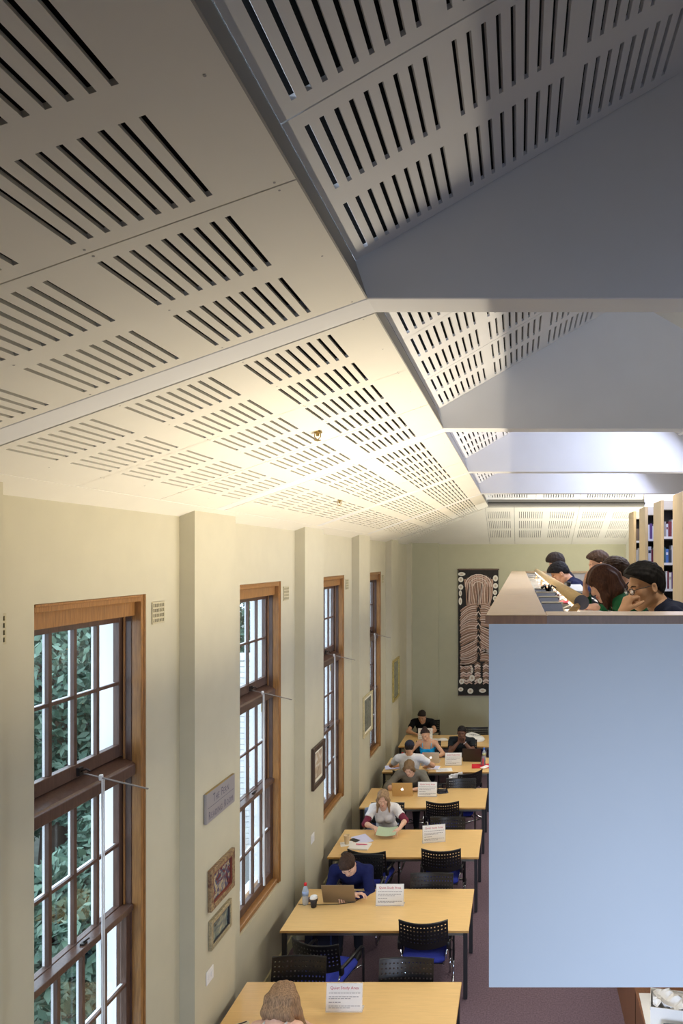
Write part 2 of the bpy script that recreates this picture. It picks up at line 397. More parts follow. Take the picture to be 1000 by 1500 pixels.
for i, (y0, y1) in enumerate(WY):
    y = y0+.635; z = H-1.385
    t = thing('stay_rod', f'thin metal stay rod with hanging pull cord on the {where[i]}', 'rod', (-2.80, y, z), 0, 'window stay rods')
    MB().tube([(0, 0, 0), (.42, -.01, -.095)], .0055, 8).build('rod', RODM, t)
    MB().tube([(.105, .0, -.018), (.115, .004, -.05), (.118, .004, -1.95)], .006, 5).build('cord', CORD, t)
    MB().tube([(.122, .012, -.03), (.126, .012, -1.95)], .004, 5).build('cord', CORD, t)
    MB().lathe([(.012, -.03), (.014, -.01), (.012, .004)], 8, M=Matrix.Translation((.11, 0, -.012))).build('cleat', CORD, t)
    MB().tube([(.121, .008, -1.90), (.123, .008, -2.05)], [.010, .012], 8).build('toggle', CORD, t)

# ------------------------------------------------------------------ wall vents
VENTD = mat('vent_dark', (70, 62, 50), .9); VENTC = mat('vent_plate', (188, 178, 146), .7)
for k in range(-1, 4):
    y = 5.045+BAY*k
    if k < -0 and k != -1: continue
    zc = H-.40
    lb = ['square clay air vent at the left edge of the picture', 'square clay air vent between the nearest window and first pillar', 'square clay air vent between the second window and second pillar',
          'small clay air vent between the third window and third pillar', 'small clay air vent beside the farthest window'][k+1]
    if k == -1: y = 3.46; zc = H-.365
    t = thing('air_vent', lb, 'vent', (XW+.001, y, zc), 0, 'clay air vents on the window wall')
    us = [0]; [us.extend((.011+.0225*i, .011+.0225*i+.0135)) for i in range(7)]; us.append(.17)
    vv = [0]; [vv.extend((.012+.037*i, .012+.037*i+.024)) for i in range(4)]; vv.append(.16)
    holey(us, vv, lambda i, j: i % 2 == 1 and j % 2 == 1, .006, fn=lambda u, v, d: (.008-d, u-.085, v-.08)).build('grille', VENTC, t)
    MB().box((.0002, -.083, -.078), (.0012, .083, .078)).build('void', VENTD, t)

# ------------------------------------------------------------------ outside
gr = MB().box((-60, -40, -1.3), (60, 70, -1.0)).build('outside_ground', mat('outside_paving', (92, 96, 86), .9, var=.2, scale=3)); tag(gr, kind='structure')
BR = mat('white_brick', (228, 228, 228), .8, var=.06, scale=9); MORT = mat('mortar_grey', (176, 174, 172), .9)
bw_ = thing('garden_wall', 'white painted brick wall outside the second window', 'wall', (0, 10.6, -1))
MB().box((-4.85, .02, 0), (-3.14, .22, 4.0)).build('core', MORT, bw_)
bm = MB().box((0, 0, 0), (.228, .03, .076)).mesh('brick', BR)
for r in range(46):
    for c in range(8):
        x = -4.85+(.12 if r % 2 else 0)+c*.24
        if x+.228 > -3.13 or r < 12: continue
        o = link('brick', bm, bw_, Matrix.Translation((x, -.004-rng.random()*.006, r*.086+.004)))
MB().box((-4.9, -.03, 3.97), (-3.13, .26, 4.05)).build('coping', BR, bw_)
bt = thing('outbuilding', 'tan rendered outbuilding with dark plinth beyond the garden trees', 'building', (-17, 24, -1.0))
MB().box((-6, -2, 0), (4, 2, 5.0)).build('wall', mat('tan_render', (176, 134, 84), .8, var=.06), bt)
MB().box((-6.1, -2.1, 0), (4.1, 2.1, .6)).build('plinth', mat('plinth_dark', (52, 50, 54), .8), bt)
MB().prism([(-2.4, 4.9), (2.4, 4.9), (0, 6.6)], -6.3, 4.3, 'x').build('roof', mat('roof_tile', (120, 96, 84), .8), bt)
for x in (-4.5, -2, .5, 2.6):
    f = MB().box((x, -2.06, 2.0), (x+1.0, -1.95, 3.6)).build('window', OUTW, bt); MB().box((x+.08, -2.08, 2.08), (x+.92, -2.05, 3.52)).build('pane', mat('dark_glass', (50, 58, 66), .1), f)
LEAF = [mat('leaf_%s' % n, c, .6, spec=.3) for n, c in (('dark', (70, 96, 82)), ('mid', (88, 114, 96)), ('pale', (108, 132, 116)))]
BARK = mat('bark', (84, 70, 58), .9, var=.2)
def tree(x, y, h, r, n, label, seed):
    rg = np.random.default_rng(seed)
    t = thing('garden_tree', label, 'tree', (x, y, -1.0), 0, 'garden trees outside the windows')
    m = MB().tube([(0, 0, -.1), (.1, .05, h*.35), (.05, -.1, h*.6)], [.24, .18, .10], 8)
    for k in range(7):
        a = k*.9; m.tube([(.08, 0, h*(.3+.04*k)), (r*.6*math.cos(a), r*.6*math.sin(a), h*(.5+.05*k))], [.07, .025], 6)
    m.build('trunk', BARK, t, True)
    d = rg.normal(size=(n, 3)); d /= np.linalg.norm(d, axis=1)[:, None]; rad = (.45+.55*rg.random(n)**.4)
    lump = 1+.22*np.sin(d[:, 0]*5+seed)*np.cos(d[:, 2]*6+seed*2)
    c = np.stack([d[:, 0]*r*rad*lump, d[:, 1]*r*rad*lump, h*.55+d[:, 2]*h*.48*rad*lump], 1)
    a = rg.normal(size=(n, 3)); a /= np.linalg.norm(a, axis=1)[:, None]; b = np.cross(a, rg.normal(size=(n, 3))); b /= np.linalg.norm(b, axis=1)[:, None]
    s = (.055+.06*rg.random(n))[:, None]
    V = np.stack([c-a*s, c-b*s*.45, c+a*s, c+b*s*.45], 1).reshape(-1, 3); F = np.arange(4*n).reshape(-1, 4)
    me = bpy.data.meshes.new('foliage'); me.from_pydata(V.tolist(), [], F.tolist())
    for l in LEAF: me.materials.append(l)
    me.polygons.foreach_set('material_index', rg.integers(0, 3, n)); link('foliage', me, t)
tree(-8.2, 12.0, 6.4, 1.9, 20000, 'leafy green tree close outside the nearest window', 1)
tree(-11.8, 15.8, 8.0, 2.6, 20000, 'taller green tree farther out beyond the nearest window', 2)
tree(-5.6, 14.6, 5.6, 1.5, 9000, 'green tree rising behind the white garden wall', 3)
tree(-11.0, 8.6, 4.4, 2.0, 12000, 'low bushy green tree low outside the nearest window', 4)

# ------------------------------------------------------------------ gallery (mezzanine)
GX, GY0, GY1, GF = -.128, 2.9, 13.0, H-1.25
ga = tag(struct('floor_gallery'), kind='structure')
MB().box((GX+.02, GY0+.03, GF-.5), (XR, GY1, GF)).build('slab', mat('slab_paint', (205, 204, 196), .6), ga)
o = MB().box((GX, GY0, H-1.822), (2.4, GY0+.03, H-.278)).build('end_panel', BLUEP, ga)
MB().box((2.4, GY0, H-1.822), (XR, GY0+.03, H-.278)).build('end_panel', BLUEP, ga)
MB().box((GX, GY0+.03, H-1.822), (GX+.02, GY1, H-.278)).build('side_panel', BLUEP, ga)
MB().box((GX+.02, GY1-.03, GF), (XR, GY1, H-.278)).build('end_panel', mat('parapet_pale', (205, 203, 200), .6), ga)
MB().box((GX+.02, GY1-.06, H-.278), (XR, GY1+.03, H-.24)).build('parapet_cap', LEDGE, ga)
# timber ledge: boards along the hall and the return along the end
MB().box((GX-.015, GY0-.0145, H-.277), (.118, GY0-.012, H-.2415)).build('ledge_edge', mat('edge_brown', (142, 98, 62), .45, var=.15, scale=12, stretch=(8, 1, 1)), ga)
MB().box((.118, GY0-.0145, H-.277), (4.45, GY0-.012, H-.2415)).build('ledge_edge', mat('edge_taupe', (134, 108, 92), .45, var=.1, scale=12, stretch=(8, 1, 1)), ga)
y = GY0-.012
for L in (1.50, 1.05, 1.25, 1.25, 1.25, 1.25, 1.25, 1.312):
    soften(MB().box((GX-.014, y+.002, H-.278), (.117, y+L-.002, H-.240)).build('ledge_board', LEDGE, ga), .003, 1); y += L
for x0, x1 in ((.119, 1.6), (1.602, 3.0), (3.002, 4.45)):
    soften(MB().box((x0, GY0-.012, H-.278), (x1, GY0+.20, H-.240)).build('ledge_return', LEDGE, ga), .003, 1)

for x, y, h, r, sd, lb in ((-5.6, 8.3, 1.7, .9, 5, 'rounded shrub close under the nearest window'), (-5.9, 10.2, 1.9, .8, 6, 'rounded shrub below the leafy tree outside')):
    tree(x, y, h, r, 7000, lb, sd)
# ================================================================== READING ROOM FURNITURE
TX, TW, TD, TZ = -1.49, 1.94, .89, .72
TY = [5.73, 7.47, 9.20, 10.94, 12.69, 14.36]
t0 = thing('reading_table', 'nearest beech reading table, with the long haired person leaning on it', 'table', (TX, TY[0], 0), 0, 'beech reading tables')
o = MB().box((-TW/2, -TD/2, TZ-.028), (TW/2, TD/2, TZ)).build('tabletop', BEECH, t0); soften(o, .004, 2)
m = MB()
for s in (-1, 1): m.box((-TW/2-.0015, s*TD/2-.001, TZ-.026), (TW/2+.0015, s*TD/2+.0015, TZ-.004))
for s in (-1, 1): m.box((s*TW/2-.001, -TD/2, TZ-.026), (s*TW/2+.0015, TD/2, TZ-.004))
m.build('edge_band', BEECHE, t0)
for s in (-1, 1):
    MB().box((-TW/2+.05, s*(TD/2-.05)-.012, TZ-.072), (TW/2-.05, s*(TD/2-.05)+.012, TZ-.028)).build('apron', STEEL, t0)
    MB().box((s*(TW/2-.045)-.012, -TD/2+.06, TZ-.072), (s*(TW/2-.045)+.012, TD/2-.06, TZ-.028)).build('apron', STEEL, t0)
for sx in (-1, 1):
    for sy in (-1, 1):
        l = MB().box((sx*(TW/2-.035)-.021, sy*(TD/2-.035)-.021, .012), (sx*(TW/2-.035)+.021, sy*(TD/2-.035)+.021, TZ-.028)).build('leg', BLACKM, t0)
        MB().box((sx*(TW/2-.035)-.018, sy*(TD/2-.035)-.018, 0), (sx*(TW/2-.035)+.018, sy*(TD/2-.035)+.018, .012)).build('foot', BLKP, l)
tl = ['second beech reading table from the front, with bottle and black cup on its left',
      'third beech reading table from the front, with beige cup and notebook on its left',
      'fourth beech reading table from the front, with a gold laptop standing on it',
      'fifth beech reading table from the front, with a red folder at its right end',
      'farthest beech reading table, below the back wall, with white bag and papers']
for y, lb in zip(TY[1:], tl):
    o = copy_tree(t0); o.location.y = y; o['label'] = lb

# ------------------------------------------------------------------ chairs
def make_chair():
    t = thing('visitor_chair', 'black perforated visitor chair with blue seat', 'chair', (0, 0, 0), 0, 'black perforated visitor chairs')
    us = [-.25]; [us.extend((-.2243+.0345*i-.0068, -.2243+.0345*i+.0068)) for i in range(14)]; us.append(.25)
    vv = [0]; [vv.extend((.075+.042*i-.0068, .075+.042*i+.0068)) for i in range(5)]; vv.append(.285)
    def fn(u, v, d):
        q = (u/.25)**2; r = v/.285
        return (u, -.235-.05*r+.055*q+d*-1, .575+v+.018*q*r-.035*(1-q)*0-.0+(.03*q*(1-r)))
    holey(us, vv, lambda i, j: i % 2 == 1 and j % 2 == 1, .010, fn=fn).build('backrest', BLKP, t)
    rim = [fn(-.25+.5*k/12, .285, .005) for k in range(13)]
    MB().tube(rim, .0075, 6).build('top_rim', BLKP, t)
    m = MB(); m.rbox((-.228, -.235, .422), (.228, .245, .482), .07); m.build('seat', BLUEF, t, True)
    MB().box((-.20, -.19, .402), (.20, .22, .419)).build('seat_pan', BLKP, t)
    for s in (-1, 1):
        x = s*.262
        MB().tube([(x, -.21, .012), (x, .19, .012), (x, .222, .02), (x, .242, .045), (x, .248, .09), (x, .248, .19)], .0115, 8).build('runner', CHROME, t, True)
        MB().tube([(x, .248, .19), (x, .248, .56), (x, .243, .59), (x, .22, .612), (x, .18, .618)], .0125, 8).build('upright', BLACKM, t, True)
        MB().tube([(x, .20, .618), (x, .0, .622), (x, -.13, .626), (s*.258, -.165, .625), (s*.25, -.182, .612)], [.016, .018, .018, .017, .014], 8).build('armrest', BLKP, t, True)
        MB().rbox((s*.25-.02, -.205, .555), (s*.25+.02, -.155, .635), .012).build('bracket', BLKP, t, True)
        MB().tube([(x, .248, .405), (s*.235, .235, .405), (s*.20, .15, .402), (s*.20, -.20, .405), (s*.245, -.19, .57)], .009, 7).build('seat_rail', CHROME, t, True)
    MB().tube([(-.262, -.21, .012), (.262, -.21, .012)], .0115, 8).build('crossbar', CHROME, t, True)
    return t
chairs = [  # x, y, facing degrees (0 = away from the camera), label
    (-.973, 7.17, 0, 'black perforated chair with blue seat, near right side of the second table'),
    (-1.90, 6.78, -14, 'black perforated chair pulled askew from the near left of the second table'),
    (-2.02, 6.05, 180, 'left of two chair backs behind the far edge of the nearest table'),
    (-1.03, 6.02, 180, 'bluish shining chair back, right of two behind the far edge of the nearest table'),
    (-1.015, 7.72, 180, 'chair back showing above the far right edge of the second table'),
    (-1.93, 8.22, 180, 'chair under the person in the navy sweater at the second table'),
    (-1.885, 8.82, -8, 'black chair with blue seat just right of the person in the navy sweater'),
    (-.986, 8.87, 0, 'black perforated chair with blue seat at the near right of the third table'),
    (-1.01, 9.45, 180, 'chair back behind the tilted white notice on the third table'),
    (-1.97, 10.02, 180, 'chair under the person in the white tee with burgundy sleeves'),
    (-1.157, 10.56, 0, 'black perforated chair at the near right of the fourth table'),
    (-.965, 11.15, 180, 'chair back above the far right edge of the fourth table'),
    (-1.82, 11.50, 180, 'chair under the person in the grey tee behind the gold laptop'),
    (-.98, 11.93, 38, 'black chair turned sideways with a white jacket, near right of the fifth table'),
    (-1.94, 12.06, 0, 'chair under the person in white tee and dark cap, seen from behind'),
    (-1.82, 13.50, 180, 'chair under the person in the bright blue tank top'),
    (-1.10, 13.58, 180, 'chair under the person with clasped hands behind the dark laptop'),
    (-2.05, 15.28, 180, 'chair under the person in the black tee by the back wall'),
    (-.92, 14.62, 180, 'empty black chair back behind the white bag on the farthest table'),
    (-1.90, 4.98, 0, 'chair under the person with long blonde brown hair at the nearest table'),
]
c0 = make_chair(); CH = []
for i, (x, y, a, lb) in enumerate(chairs):
    o = c0 if i == 0 else copy_tree(c0); o.location = (x, y, 0); o.rotation_euler.z = math.radians(a); o['label'] = lb; CH.append(o)

# ------------------------------------------------------------------ notices on the tables
ACR = bpy.data.materials.new('clear_acrylic'); ACR.use_nodes = True
b = ACR.node_tree.nodes['Principled BSDF']; b.inputs['Base Color'].default_value = (.93, .94, .95, 1); b.inputs['Roughness'].default_value = .12; b.inputs['Alpha'].default_value = .35
head = text_mesh('Quiet Study Area', .034, REDT)
def make_notice():
    t = thing('notice_stand', 'upright notice on the table', 'sign', (0, 0, 0), 0, 'quiet study notices')
    M = Matrix.Rotation(math.radians(-8), 4, 'X')
    MB().box((-.155, -.002, .004), (.155, .002, .232), 0, M).build('holder', ACR, t)
    MB().box((-.155, -.004, 0), (.155, .085, .004)).build('foot', ACR, t)
    p = MB().box((-.150, -.0045, .012), (.150, -.0025, .228), 0, M).build('sheet', PAPER, t)
    link('heading', head, p, M @ Matrix.Translation((0, -.0052, .182)) @ Matrix.Rotation(math.radians(90), 4, 'X'))
    m = MB(); rg = np.random.default_rng(3)
    for r, wd in enumerate((.26, 0, .25, .18, 0, .10, 0, .26, .17)):
        if not wd: continue
        z = .150-r*.0145; x = -.13
        while x < -.13+wd:
            L = .012+.02*rg.random(); m.box((x, -.0053, z), (min(x+L, .135), -.0046, z+.0055), 0, M); x += L+.005
    m.build('small_print', PRINT, p)
    return t
notices = [(-1.478, 5.76, 0, 'notice headed Quiet Study Area on the nearest table'), (-1.425, 7.52, 0, 'Quiet Study Area notice on the second table beside the laptop'),
           (-1.145, 9.20, 12, 'tilted Quiet Study Area notice on the third table'), (-1.475, 10.97, -2, 'Quiet Study Area notice right of the gold laptop'),
           (-1.215, 12.62, 2, 'Quiet Study Area notice in front of the dark brown laptop'), (-1.985, 14.45, 3, 'notice on the farthest table behind the person in blue')]
n0 = make_notice()
for i, (x, y, a, lb) in enumerate(notices):
    o = n0 if i == 0 else copy_tree(n0); o.location = (x, y, TZ+.0005); o.rotation_euler.z = math.radians(a); o['label'] = lb

# ------------------------------------------------------------------ laptops, cups, bottles, papers
def laptop(x, y, rz, lidc, label, open_=105, w=.33, d=.23, logo=True, z=TZ):
    """screen faces +y (towards a person sitting at +y), lid back faces -y"""
    t = thing('laptop', label, 'laptop', (x, y, z+.0005), math.radians(rz), None)
    soften(MB().box((-w/2, 0, 0), (w/2, d, .016)).build('base', lidc, t), .004, 2)
    MB().box((-w/2+.02, .05, .0162), (w/2-.02, d*.58, .0172)).build('keyboard', BLKP, t)
    M = Matrix.Translation((0, .004, .012)) @ Matrix.Rotation(math.radians(open_-90), 4, 'X')
    l = soften(MB().box((-w/2, -.004, 0), (w/2, .003, d), 0, M).build('lid', lidc, t), .003, 2)
    MB().box((-w/2+.012, .0031, .015), (w/2-.012, .0036, d-.012), 0, M).build('screen', mat('screen_glow', (190, 205, 225), .3, emit=.6), l)
    if logo:
        m = MB(); gl = mat('logo_glow', (255, 255, 255), .3, emit=1.6)
        N = 28; pts = []
        for k in range(N):      # bitten-fruit outline
            a = 2*math.pi*k/N; r = .021*(1+.06*math.cos(2*a)); px, pz = r*math.cos(a), r*math.sin(a)*.98
            if math.sin(a) > .85: pz -= .004
            if math.hypot(px-.027, pz-.003) < .013: px = .0145+abs(pz-.003)*.25
            pts.append((px, pz))
        m.prism([(p, q+d*.5) for p, q in pts], -.0046, -.0041, 'y', 0, M)
        m.prism([(.001, d*.5+.022), (.004, d*.5+.031), (.010, d*.5+.034), (.008, d*.5+.026)], -.0046, -.0041, 'y', 0, M)
        m.build('logo', gl, l)
    return t
SILV = mat('laptop_brown_silver', (150, 134, 112), .35, metal=.5); GOLD = mat('laptop_gold', (206, 172, 116), .35, metal=.35); GREYL = mat('laptop_silver', (206, 200, 188), .35, metal=.3); DKBR = mat('laptop_dark_brown', (44, 30, 26), .4)
laptop(-2.0, 7.60, 0, SILV, 'grey brown laptop in front of the person in the navy sweater', 112, .36, .24, False)
laptop(-1.875, 10.99, 0, GOLD, 'gold laptop with glowing logo on the fourth table')
laptop(-1.645, 12.76, 0, GREYL, 'silver laptop with white logo in front of the person in blue', 108, .31, .22)
laptop(-.885, 12.86, -3, DKBR, 'dark brown laptop in front of the person with clasped hands', 100, .36, .25, False)
m = MB(); pts = [(-1.84, 7.72, TZ+.004), (-1.80, 7.66, TZ+.005), (-1.83, 7.60, TZ+.005), (-2.0, 7.555, TZ+.004), (-2.2, 7.54, TZ+.004), (-2.44, 7.55, TZ+.004)]
tag(m.tube(pts, .004, 6).build('laptop_cable', BLKP), 'thin black laptop cable lying across the left of the second table', 'cable')
def water(c, a=.55):
    m = bpy.data.materials.new('clear_plastic'); m.use_nodes = True; b = m.node_tree.nodes['Principled BSDF']
    b.inputs['Base Color'].default_value = lin(c)+(1,); b.inputs['Roughness'].default_value = .1; b.inputs['Alpha'].default_value = a; return m
def bottle(x, y, label, body, cap, h=.22, r=.033, band=None):
    t = thing('drink_bottle', label, 'bottle', (x, y, TZ+.0005))
    MB().lathe([(r*.85, 0), (r, .008), (r, h*.33), (r*.93, h*.40), (r, h*.46), (r*.98, h*.66), (r*.45, h*.86), (r*.42, h*.9)], 16).build('body', body, t, True)
    MB().lathe([(r*.46, h*.88), (r*.46, h), (r*.4, h*1.01)], 12).build('cap', cap, t, True)
    if band: MB().lathe([(r*1.015, h*.44), (r*1.015, h*.63)], 16).build('label_band', band, t, True)
RED = mat('red_cap', (214, 30, 44), .4)
bottle(-2.365, 7.56, 'clear water bottle with red cap at the left of the second table', water((205, 215, 225)), RED, .235, .034, mat('label_blue', (150, 170, 205), .5))
bottle(-2.155, 12.62, 'dark bottle with red cap left of the person in the dark cap', water((60, 66, 88), .9), RED, .24, .036)
bottle(-2.08, 12.62, 'pink bottle beside the dark bottle on the fifth table', water((222, 130, 150), .8), mat('pink_cap', (235, 120, 150), .4), .22, .032)
bottle(-1.78, 12.62, 'clear bottle with pink cap beside the silver laptop', water((190, 196, 220)), mat('pink_cap', (235, 120, 150), .4), .22, .03)
bottle(-.66, 12.90, 'clear bottle with blue cap at the right end of the fifth table', water((190, 200, 220)), mat('blue_cap', (60, 120, 220), .4), .25, .034, mat('label_yellow', (190, 190, 140), .5))
def cup(x, y, label, body, lid=None):
    t = thing('paper_cup', label, 'cup', (x, y, TZ+.0015))
    if lid:
        MB().lathe([(.028, 0), (.030, .004), (.039, .098)], 16).build('body', body, t, True)
        MB().lathe([(.042, .096), (.042, .106), (.037, .110), (.036, .120), (.030, .121), (.028, .116)], 16).build('lid', lid, t, True)
    else:
        MB().lathe([(.028, 0), (.030, .004), (.040, .112), (.042, .115), (.040, .117), (.037, .113), (.029, .03)], 16).build('body', body, t, True)
        MB().lathe([(.034, .085), (.034, .086)], 16).build('coffee', mat('coffee', (196, 160, 110), .3), t)
cup(-2.255, 7.50, 'black paper cup with white lid beside the laptop', mat('cup_black', (44, 36, 36), .5), PAPER)
cup(-2.31, 9.16, 'beige paper cup on a white napkin on the third table', mat('cup_beige', (226, 205, 170), .6))
def sheet(name, x, y, w, d, rz, h, m, label, cat, z=TZ, group=None, extra=None):
    t = thing(name, label, cat, (x, y, z+.0005), math.radians(rz), group)
    MB().box((-w/2, -d/2, 0), (w/2, d/2, h)).build('page_block' if h > .004 else 'page', m, t)
    if extra: extra(t, h)
    return t
LIL = mat('paper_lilac', (214, 214, 240), .7); PINK = mat('pink_pen', (238, 110, 150), .4); DKB = mat('wallet_brown', (84, 52, 40), .6)
sheet('wallet', -2.315, 7.66, .11, .09, 12, .014, DKB, 'dark brown wallet behind the black paper cup', 'wallet', extra=lambda t, h: MB().box((-.05, -.04, h), (.05, .0, h+.003)).build('flap', DKB, t))
sheet('napkin', -2.31, 9.16, .17, .15, 20, .0008, PAPER, 'white napkin under the beige paper cup', 'napkin')
sheet('mobile_phone', -2.23, 9.27, .07, .13, 60, .008, BLKP, 'black mobile phone beside the beige paper cup', 'phone', extra=lambda t, h: MB().box((-.031, -.06, h), (.031, .06, h+.0006)).build('screen', mat('phone_glass', (30, 30, 36), .05), t))
def spiral(t, h): MB().box((-.132, -.098, h), (.132, .098, h+.002)).build('cover', PAPER, t)
sheet('notebook', -2.115, 9.06, .27, .20, -4, .016, PAPER, 'thick white notebook with a pink pen on the third table', 'notebook', extra=spiral)
t = thing('pink_pen', 'pink highlighter pen lying on the white notebook', 'pen', (-2.10, 9.085, TZ+.027), math.radians(-6))
MB().tube([(-.07, 0, 0), (.06, 0, 0)], .0075, 8).build('barrel', PINK, t); MB().tube([(.06, 0, 0), (.085, 0, 0)], [.0075, .003], 8).build('tip', PINK, t)
sheet('loose_paper', -2.14, 9.31, .21, .297, 35, .003, LIL, 'lilac white papers beside the burgundy sleeved arm', 'paper')
t = thing('knit_cap', 'dark crumpled cap at the near left of the third table', 'cap', (-2.225, 8.815, TZ))
MB().lathe([(.06, .0), (.075, .01), (.06, .03), (.03, .042), (.0, .046)], 14).build('crown', mat('cap_grey', (66, 60, 58), .9), t, True)
MB().prism([(.045+.05*math.cos(a*.35-1.05), .09*math.sin(a*.35-1.05)) for a in range(7)], .002, .008, 'z').build('brim', mat('cap_grey', (66, 60, 58), .9), t)
sheet('loose_paper', -2.30, 12.50, .30, .22, 15, .012, LIL, 'pile of lilac papers at the left of the fifth table', 'paper')
sheet('notebook', -1.56, 12.46, .21, .17, -6, .020, PAPER, 'small white notebook on the fifth table beside a bare elbow', 'notebook', extra=lambda t, h: MB().box((-.1, -.08, h), (.1, .08, h+.002)).build('cover', LIL, t))
sheet('loose_paper', -1.36, 12.36, .297, .21, 12, .002, PAPER, 'white sheet with writing at the near edge of the fifth table', 'paper', extra=lambda t, h: [MB().box((-.11, -.07+.03*k, h), (.06+.02*(k % 2), -.064+.03*k, h+.0004)).build('scribble', PRINT, t) for k in range(5)])
REDF = mat('red_folder', (212, 38, 52), .6)
sheet('folder', -.70, 12.58, .34, .25, 4, .008, REDF, 'red folder at the right end of the fifth table', 'folder', extra=lambda t, h: MB().box((-.15, -.11, h), (.12, .1, h+.003)).build('flap', REDF, t))
sheet('loose_paper', -.62, 12.50, .10, .19, -35, .003, PAPER, 'small white paper strip on the red folder', 'paper', TZ+.0115)
t = thing('plastic_tumbler', 'grey tumbler with red stripe standing on the red folder', 'bottle', (-.665, 12.63, TZ+.012))
MB().lathe([(.045, 0), (.05, .01), (.034, .10), (.026, .15), (.022, .152)], 14).build('body', mat('tumbler_grey', (128, 112, 124), .3), t, True)
MB().prism([(-.012, .01), (.012, .01), (.008, .13), (-.004, .13)], -.056, -.034, 'y').build('stripe', REDF, t)
sheet('loose_paper', -1.81, 14.36, .32, .22, 3, .014, PAPER, 'stack of white papers on the farthest table behind the person in blue', 'paper')
t = thing('plastic_wrap', 'crumpled white packet on the farthest table', 'packet', (-1.60, 14.33, TZ))
MB().lathe([(.07, .0), (.085, .02), (.07, .045), (.03, .06), (.0, .062)], 12, M=Matrix.Diagonal((1.3, .8, 1, 1))).build('packet_body', PAPER, t, True); MB().box((-.14, -.02, .012), (.14, .02, .018)).build('seam', PAPER, t)
t = thing('black_case', 'small black case on the farthest table beside the white packet', 'case', (-1.39, 14.50, TZ), .3)
MB().rbox((-.09, -.05, 0), (.09, .05, .045), .02).build('case_body', BLKP, t, True); MB().box((-.085, -.052, .022), (.085, -.05, .026)).build('zip', mat('zip_grey', (120, 120, 124), .4), t)
t = thing('carry_bag', 'white carrier bag lying on the farthest table', 'bag', (-.95, 14.38, TZ), -.35)
m = MB(); rg = np.random.default_rng(5)
prof = [(.0, .13), (.08, .125), (.16, .10), (.20, .05), (.18, .0)]
V = []; n = 16
for j, (r, z) in enumerate(prof):
    for k in range(n):
        a = 2*math.pi*k/n; q = 1+.10*math.sin(3*a+j)+.05*rg.random(); V.append((r*q*1.25*math.cos(a), r*q*.75*math.sin(a), max(.001, z*(1+.25*math.cos(a-2.6)) if z else .001)))
m.add(V, [(j*n+k, j*n+(k+1) % n, (j+1)*n+(k+1) % n, (j+1)*n+k) for j in range(4) for k in range(n)]); m.build('bag_body', PAPER, t, True)
m = MB(); [m.tube([(-.12+dx, -.05, .11), (-.06+dx, -.06, .135), (.06+dx, -.03, .12)], .004, 5) for dx in (0, .06, .11)]; m.build('print_stripe', mat('bag_print', (110, 110, 112), .8), t)
t = thing('folded_scarf', 'maroon knitted scarf heaped at the near edge of the nearest table', 'scarf', (-1.545, 5.40, TZ))
MAR = mat('maroon_knit', (82, 26, 40), .95, var=.3, scale=70, bump=.5)
for k, (x, y, r, h) in enumerate(((-.08, 0, .075, .10), (.0, -.06, .09, .08), (.09, .0, .07, .085), (.02, .05, .06, .07))):
    m = MB(); V = []; n = 18; ring = [(1.0, 0), (1.12, .3), (.95, .7), (.6, .95), (.05, 1.0)]
    for j, (q, z) in enumerate(ring):
        for i in range(n):
            a = 2*math.pi*i/n; s = 1+.16*math.sin(3*a+k+j*.8)+.08*math.sin(7*a+k*2)
            V.append((x+r*q*s*math.cos(a), y+r*q*s*math.sin(a), .001+h*z*(1+.12*math.sin(4*a+k))))
    m.add(V, [(j*n+i, j*n+(i+1) % n, (j+1)*n+(i+1) % n, (j+1)*n+i) for j in range(4) for i in range(n)]); m.build('fold', MAR, t, True)
t = thing('pencil_case', 'small pale pencil case at the left of the blonde haired person', 'case', (-2.27, 5.56, TZ), .5)
MB().rbox((-.07, -.03, 0), (.07, .03, .035), .015).build('case_body', mat('case_cream', (205, 196, 170), .7), t, True); MB().tube([(-.08, .0, .036), (.05, .01, .036)], .005, 6).build('zip', BLKP, t)
